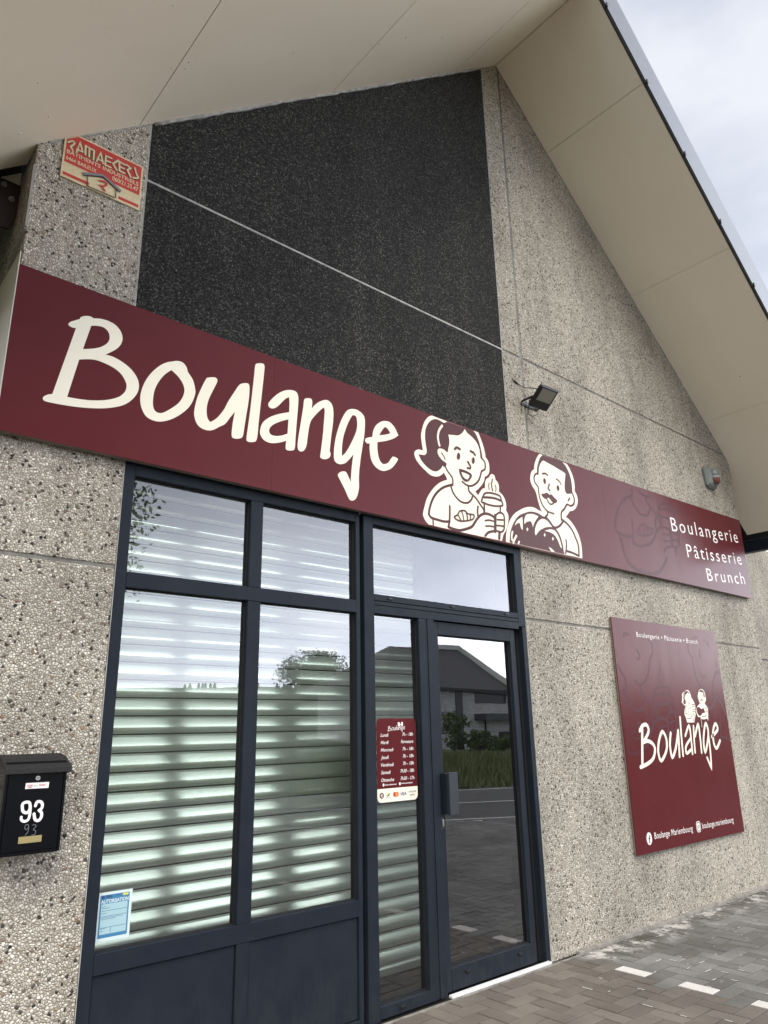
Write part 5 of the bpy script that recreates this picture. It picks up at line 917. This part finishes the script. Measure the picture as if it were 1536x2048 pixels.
flatbar(bm, [hl, (hl.x, -.02, 4.40), (hl.x+.01, -.006, 4.39), (hr.x-.01, -.006, 4.39), (hr.x, -.02, 4.40), hr], .022, .005)
bmesh.ops.recalc_face_normals(bm, faces=bm.faces)
from_bm('bracket', bm, M_flood, fl)
bm = bmesh.new()
c0 = Mh @ Vector((-.02, .03, .04))
tube(bm, [c0, c0+Vector((-.06, .03, .03)), (4.87, -.02, 4.55), (4.80, -.006, 4.575), (4.73, .0, 4.60)], .0045, 8)
tube(bm, [(4.80, -.008, 4.575), (4.755, -.004, 4.59)], .009, 8)
tube(bm, [c0, (4.93, -.03, 4.45), (4.90, -.02, 4.30), (4.93, -.05, 4.27), (4.97, -.08, 4.30)], .004, 8)
from_bm('cable', bm, M_flood, fl)

# ------------------------------------------------------------------ alarm siren
al = thing('alarm_siren', 'grey alarm siren box with an orange lens on the wall near the right eave', 'alarm')
bm = bmesh.new()
def ringpts(w, h, y, cx_, cz_): return [(cx_-w/2, y, cz_+h*.36), (cx_-w*.25, y, cz_+h/2), (cx_+w*.25, y, cz_+h/2), (cx_+w/2, y, cz_+h*.36), (cx_+w*.40, y, cz_-h*.40), (cx_+w*.22, y, cz_-h/2), (cx_-w*.22, y, cz_-h/2), (cx_-w*.40, y, cz_-h*.40)]
rs = [[bm.verts.new(p) for p in ringpts(w, h, y, 8.36, 4.43)] for w, h, y in ((.30, .27, -.002), (.30, .27, -.030), (.23, .225, -.060), (.15, .17, -.075))]
for a, b in zip(rs, rs[1:]):
    for i in range(8): bm.faces.new([a[i], b[i], b[(i+1)%8], a[(i+1)%8]])
bm.faces.new(rs[-1]); bmesh.ops.recalc_face_normals(bm, faces=bm.faces)
from_bm('housing', bm, M_gplas, al)
def dome(name, mat, za, zb, xc_=8.37, yb=-.070, rx=.062, ry=.062):
    bm = bmesh.new(); n = 10; ms = 4; rows_ = []
    for j in range(ms+1):
        z = za + (zb-za)*j/ms; tt = (z-4.43)/.125; rr = math.sqrt(max(0.05, 1-tt*tt))
        rows_.append([bm.verts.new((xc_+rx*rr*math.cos(math.pi*i/n), yb-ry*rr*math.sin(math.pi*i/n), z)) for i in range(n+1)])
    for a, b in zip(rows_, rows_[1:]):
        for i in range(n): f = bm.faces.new([a[i], b[i], b[i+1], a[i+1]]); f.smooth = True
    bm.faces.new(rows_[0]); bm.faces.new(rows_[-1][::-1]); bmesh.ops.recalc_face_normals(bm, faces=bm.faces)
    return from_bm(name, bm, mat, al)
dome('speaker_grille', M_gplas, 4.440, 4.530); dome('trim_band', M_gplas2, 4.4120, 4.4395); dome('orange_lens', M_olens, 4.345, 4.4115)

# ------------------------------------------------------------------ ground: paving, road, verge, fields
W = 0.115
rng = random.Random(3)
verts = []; faces = []; cols = []; fmat = []; zon = []
OX, OY = 4.860 - W*0, -0.265
def road_near(x): return -5.98 + 0.5*(x - 10.9)
def block(xa, xb, ya, yb, white=False):
    ga = 0.0034; dz = rng.uniform(-.0012, .0012); bv = 0.0018
    tx, ty = rng.uniform(-.0012, .0012), rng.uniform(-.0012, .0012)
    jx, jy = rng.uniform(-.0012, .0012), rng.uniform(-.0012, .0012)
    xa += ga+jx; xb += -ga+jx; ya += ga+jy; yb += -ga+jy
    i = len(verts)
    for X, Y, s in ((xa, ya, 0), (xb, ya, 0), (xb, yb, 0), (xa, yb, 0)): verts.append((X, Y, -.012+dz))
    for X, Y in ((xa, ya), (xb, ya), (xb, yb), (xa, yb)): verts.append((X, Y, -.0016+dz))
    for X, Y, sx_, sy_ in ((xa+bv, ya+bv, -1, -1), (xb-bv, ya+bv, 1, -1), (xb-bv, yb-bv, 1, 1), (xa+bv, yb-bv, -1, 1)): verts.append((X, Y, dz + tx*sx_ + ty*sy_))
    c = rng.random(); gz_ = 1.0 if (xa+xb)/2 > 4.86 + rng.uniform(-.02, .02) and not (ya < -1.6 and xa < 5.0) else 0.0
    fs = [(i+8, i+9, i+10, i+11)] + [(i+4+k, i+4+(k+1)%4, i+8+(k+1)%4, i+8+k) for k in range(4)] + [(i+k, i+(k+1)%4, i+4+(k+1)%4, i+4+k) for k in range(4)]
    # white grout squeezed up into some joints around the bay line
    if 4.35 < xa < 11 and ya < -.15 and not white:
        dens = .34 if xa > 4.8 else .16
        for (p0, p1, q0, q1) in ((xa, xb, ya-2*ga, ya), (xa-2*ga, xa, ya, yb)):
            if rng.random() < dens:
                L_ = (p1-p0) if p1-p0 > .02 else (q1-q0); a_ = rng.uniform(0, .6); b_ = a_ + rng.uniform(.12, .4)*(.5 if xa > 5.6 else 1)
                j = len(verts)
                if p1-p0 > .02: P_ = [(p0+a_*L_, q0), (p0+b_*L_, q0), (p0+b_*L_, q1+.001), (p0+a_*L_, q1+.0015)]
                else: P_ = [(p0, q0+a_*L_), (p1+.0015, q0+a_*L_), (p1+.001, q0+b_*L_), (p0, q0+b_*L_)]
                for X, Y in P_: verts.append((X, Y, .0022))
                faces.append((j, j+1, j+2, j+3)); cols.append(.5); zon.append(1); fmat.append(1)
    for f in fs: faces.append(f); cols.append(c); zon.append(gz_); fmat.append(1 if white else 0)
wb = set()
for gi in range(-80, 95):
    for gj in range(-75, 6):
        k = (gi - gj) % 4
        xa = OX + gi*W; ya = OY + gj*W
        if k == 0: rect = (xa, xa+2*W, ya, ya+W)
        elif k == 3: rect = (xa, xa+W, ya, ya+2*W)
        else: continue
        if rect[3] > 0.02: rect = (rect[0], rect[1], rect[2], min(rect[3], -0.045))
        if rect[3]-rect[2] < .03 or rect[0] < -4 or rect[1] > 15: continue
        if rect[2] < -8.5 or rect[2] < road_near(rect[0]) + .2: continue
        # white bay line: every vertical block of one column
        white = (k == 3 and gi == 0 and rect[2] < -.3 and rect[2] > -6)
        block(*rect, white=white)
me = bpy.data.meshes.new('paving'); me.from_pydata(verts, [], faces)
me.materials.append(M_pav.m); me.materials.append(M_pavw.m)
me.polygons.foreach_set('material_index', fmat)
ca = me.color_attributes.new('block', 'FLOAT_COLOR', 'CORNER')
arr = np.ones((len(me.loops), 4), dtype=np.float32); li = 0
pl = np.array([len(f) for f in faces]); arr[:, 0] = np.repeat(np.array(cols, dtype=np.float32), pl); arr[:, 1] = np.repeat(np.array(zon, dtype=np.float32), pl)
ca.data.foreach_set('color', arr.ravel())
props(link(bpy.data.objects.new('paving', me)), kind='structure')
def sheet(name, pts, z, mat, th=None):
    bm = bmesh.new(); vs = [bm.verts.new((x, y, z)) for x, y in pts]; f = bm.faces.new(vs); f.normal_update()
    if f.normal.z < 0: f.normal_flip()
    return props(from_bm(name, bm, mat), kind='structure')
sheet('joint_sand_bed', [(-6, .6), (18, .6), (18, road_near(18)+.1), (-6, road_near(-6)+.1)], -0.0095, M_sand)
def roadline(x, c): return c + 0.5*x
d_near = -5.98 - 0.5*10.9; d_mid = -8.5-0.5*12.62; d_far = -11.1-0.5*15.3
sheet('road', [(-70, roadline(-70, d_near)+.1), (90, roadline(90, d_near)+.1), (90, roadline(90, d_far)-.35), (-70, roadline(-70, d_far)-.35)], -0.010, M_asph)
def stripe(name, c, w, segs):
    bm = bmesh.new()
    for a, b in segs:
        vs = [bm.verts.new((x, roadline(x, c)+o, -0.005)) for x, o in ((a, -w/2), (b, -w/2), (b, w/2), (a, w/2))]
        bm.faces.new(vs)
    return props(from_bm(name, bm, M_line), kind='structure')
stripe('road_edge_line', d_far+.05, .16, [(-70, 90)])
stripe('road_centre_line', d_mid, .13, [(x, x+2.4) for x in range(-60, 90, 4)])
stripe('road_edge_line', d_near-.12, .13, [(-70, 90)])
# rolling ground to the horizon
def sm(t): t = min(1, max(0, t)); return t*t*(3-2*t)
def gz(x, y):
    d = -(y - (roadline(x, d_far)-2))
    if d <= 0: return -0.03
    far = np.interp(d, [0, 18, 38, 55, 140, 400], [0, 0.1, 1.4, 4.2, 9.6, 24])
    near_house = sm((x-30)/10)*sm((70-x)/15)*sm((y+54)/8)
    return -0.03 + float(far)*(1-near_house*.97)
bm = bmesh.new()
xsn = [-300, -150, -90] + list(range(-60, 121, 5)) + [160, 240, 400]; ysn = [40, 10, -3, -8] + list(range(-12, -120, -4)) + [-140, -180, -260, -400]
gr = [[bm.verts.new((x, y, gz(x, y))) for x in xsn] for y in ysn]
for a, b in zip(gr, gr[1:]):
    for i in range(len(xsn)-1): f = bm.faces.new([a[i], b[i], b[i+1], a[i+1]]); f.smooth = True
props(from_bm('ground', bm, M_field), kind='structure')
boxes('wall_edging', [(4.965, 9.02, -0.036, 0.004, -0.02, 0.022)], M_kerb, bld, 0.003)
props(boxes('door_sill_edging', [(2.5, 4.955, -0.044, -0.030, -0.02, 0.006)], M_kerb), kind='structure')

# ------------------------------------------------------------------ planting, seen mostly mirrored in the glass
def leaf_mesh(name, centers, size, mat, parent=None, seed=1, flat=0.0):
    r = np.random.RandomState(seed); n = len(centers)
    a = r.normal(size=(n, 3)); a /= np.linalg.norm(a, axis=1)[:, None]
    b = r.normal(size=(n, 3)); b -= (b*a).sum(1)[:, None]*a; b /= np.linalg.norm(b, axis=1)[:, None]
    s = size*r.uniform(.6, 1.4, n)[:, None]
    C = np.array(centers)
    V = np.stack([C - a*s, C + b*s*.5, C + a*s, C - b*s*.5], 1).reshape(-1, 3)
    me = bpy.data.meshes.new(name); me.from_pydata(V.tolist(), [], [(4*i, 4*i+1, 4*i+2, 4*i+3) for i in range(n)])
    me.materials.append(mat.m)
    ca = me.color_attributes.new('leaf', 'FLOAT_COLOR', 'CORNER')
    arr = np.ones((n*4, 4), np.float32); arr[:, 0] = np.repeat(r.rand(n), 4); ca.data.foreach_set('color', arr.ravel())
    return link(bpy.data.objects.new(name, me), parent)
def tree(name, label, base, h, rad, nl, leaf, seed, cat='tree', group=None, trunk_h=.35, mat=None, blobs=26, squash=.85):
    r = np.random.RandomState(seed)
    t = thing(name, label, cat, group); t.location = base
    bm = bmesh.new()
    tube(bm, [(0, 0, 0), (.04*h*.1, 0, h*.3), (0, .03, h*.6), (.02, 0, h*.88)], [h*.024, h*.019, h*.012, h*.003], 9)
    cc = []
    for i in range(blobs):
        th = r.uniform(0, 2*math.pi); u = r.uniform(-1, 1); rr = rad*r.uniform(.35, .85)
        q = math.sqrt(1-u*u)
        c = Vector((rr*q*math.cos(th), rr*q*math.sin(th), h*trunk_h + (h*(1-trunk_h))*.5 + u*h*(1-trunk_h)*.40*squash))
        cc.append(c)
        s = Vector((0, 0, max(h*.22, c.z - rr*.8)))
        mid = s.lerp(c, .5) + Vector((0, 0, -.05*rad))
        tube(bm, [s, mid, c], [h*.009, h*.005, h*.002], 5)
    from_bm('trunk', bm, M_bark, t)
    pts = []
    for i in range(nl):
        c = cc[r.randint(len(cc))]
        d = r.normal(size=3); d /= np.linalg.norm(d); k_ = r.uniform(.1, 1)**.5 * rad*.36
        pts.append((c.x + d[0]*k_, c.y + d[1]*k_, c.z + d[2]*k_*.8))
    leaf_mesh('crown', pts, leaf, mat or M_leaf, t, seed)
    return t
tree('round_tree', 'broad round leafy tree beyond the field seen mirrored in the second window pane', (45.5, -60, 3.5), 6.4, 4.4, 12000, .14, 5, trunk_h=.10, blobs=60)
tree('garden_tree', 'young leafy tree beside the parking bays reaching into the top left pane', (2.85, -6.9, 0), 6.3, 1.65, 3800, .05, 9, trunk_h=.45)
for i, (x, y, h) in enumerate([(x + .5*math.sin(x*7), -150 + (x-86)*.25, .55 + .35*abs(math.sin(x*3.1))) for x in [75, 76.2, 77.4, 78.3, 79.5, 80.7, 81.6, 86.5, 87.6, 88.4, 89.8, 90.9, 96, 97.3, 98.2, 99.5, 100.6, 101.5, 103, 104]]):
    r_ = np.random.RandomState(i)
    t = thing('conifer', 'tiny dark conifer on the far field skyline', 'tree', 'conifers on the field skyline'); t.location = (x, y, gz(x, y)-.4)
    bm = bmesh.new(); tube(bm, [(0, 0, 0), (0, 0, h+.8)], [.12, .02], 6); from_bm('trunk', bm, M_bark, t)
    pts = []
    for k in range(420):
        z = r_.uniform(.05, 1); rr = (1-z)*.75*math.sqrt(r_.rand()); a = r_.uniform(0, 6.28)
        pts.append((rr*math.cos(a), rr*math.sin(a), .3 + z*(h+.7)))
    leaf_mesh('crown', pts, .16, M_leafd, t, i)
for i, (x, y, h, rad) in enumerate(((31.7, -27.0, 3.1, .95), (34.3, -27.5, 1.7, .9), (37.4, -28.5, 1.2, 1.1))):
    tree('shrub', ['tall loose shrub in front of the white brick house', 'small shrub in the middle before the white brick house', 'low spreading shrub left of the white brick house'][i], (x, y, 0), h, rad, 1300, .09, 20+i, 'shrub', None, .05)
r_ = np.random.RandomState(11); V = []; Fc = []; cl = []
for i in range(26000):
    x = r_.uniform(8, 52); d = 0.5 + 16*r_.rand()**1.3; y = roadline(x, d_far) - d
    z = gz(x, y); h = r_.uniform(.10, .24) + min(.42, d*.035)*r_.uniform(.6, 1.3); w = .022 + .002*d; a = r_.uniform(0, 3.14); lx, ly = r_.normal(0, .12, 2)
    i0 = len(V); V += [(x-w*math.cos(a), y-w*math.sin(a), z), (x+w*math.cos(a), y+w*math.sin(a), z), (x+lx, y+ly, z+h)]; Fc.append((i0, i0+1, i0+2)); cl.append(r_.rand())
me = bpy.data.meshes.new('verge_grass'); me.from_pydata(V, [], Fc); me.materials.append(M_grassb.m)
ca = me.color_attributes.new('leaf', 'FLOAT_COLOR', 'CORNER'); arr = np.ones((len(Fc)*3, 4), np.float32); arr[:, 0] = np.repeat(np.array(cl), 3); ca.data.foreach_set('color', arr.ravel())
props(link(bpy.data.objects.new('verge_grass', me)), label='tall green verge grass along the far side of the road', cat='grass', kind='stuff')

# ------------------------------------------------------------------ the house across the road
hs = thing('brick_house', 'whitewashed brick house with a dark tiled roof across the road mirrored in the door', 'house')
HY = -38.0
bm = bmesh.new(); prism(bm, [(36.2, -.3), (50.4, -.3), (50.4, 4.75), (36.2, 5.2)], HY-9, HY); 
from_bm('wall', bm, M_hwall, hs)
bm = bmesh.new()
q = [(35.2, HY+.5, 4.95), (50.2, HY+.5, 4.55), (48.3, HY-4.2, 8.55), (40.0, HY-4.2, 8.35), (35.2, HY-9.5, 4.95), (50.2, HY-9.5, 4.55)]
v = [bm.verts.new(p) for p in q]; lo = [bm.verts.new((p[0], p[1], p[2]-.25)) for p in (q[0], q[1], q[5], q[4])]
for f in ((0, 1, 2, 3), (1, 5, 2), (4, 0, 3), (5, 4, 3, 2)): bm.faces.new([v[i] for i in f])
bm.faces.new([lo[0], lo[3], lo[2], lo[1]]); bm.faces.new([v[0], lo[0], lo[1], v[1]]); bm.faces.new([v[1], lo[1], lo[2], v[5]]); bm.faces.new([v[5], lo[2], lo[3], v[4]]); bm.faces.new([v[4], lo[3], lo[0], v[0]])
bmesh.ops.recalc_face_normals(bm, faces=bm.faces)
rf = from_bm('roof', bm, M_tile, hs)
bm = bmesh.new()
for a, b in (((43.0, HY-4.2, 8.50), (48.3, HY-4.2, 8.62)), ((48.3, HY-4.2, 8.62), (50.35, HY+.6, 4.75)), ((50.35, HY+.6, 4.75), (50.35, HY+.6, 3.8))):
    flatbar(bm, [a, b], .40, .55)
bmesh.ops.recalc_face_normals(bm, faces=bm.faces)
from_bm('verge_board', bm, M_verge, rf)
for nm, b, mt in (('window', (43.25, 44.05, HY, HY+.06, .0, 4.5), M_hwin), ('window', (45.55, 49.5, HY, HY+.06, 3.62, 4.45), M_hwin), ('door', (48.3, 50.3, HY, HY+.08, -.3, 1.35), M_hwin), ('gutter', (35.4, 50.1, HY+.5, HY+.66, 4.5, 4.68), M_flood)):
    boxes(nm, [b], mt, hs)
boxes('canopy', [(45.4, 50.9, HY-.1, HY+1.3, 2.25, 2.75)], M_roof, hs)
bm = bmesh.new(); tube(bm, [(46.6, HY+.1, 2.3), (46.6, HY+.1, -.3)], .07, 8); from_bm('downpipe', bm, M_flood, hs)
bm = bmesh.new()
prism(bm, [(51.4, -.3), (58, -.3), (58, 3.3), (51.4, 4.3)], HY-7, HY-.5)
props(from_bm('garage', bm, M_roof), label='dark clad garage right of the white brick house', cat='garage')
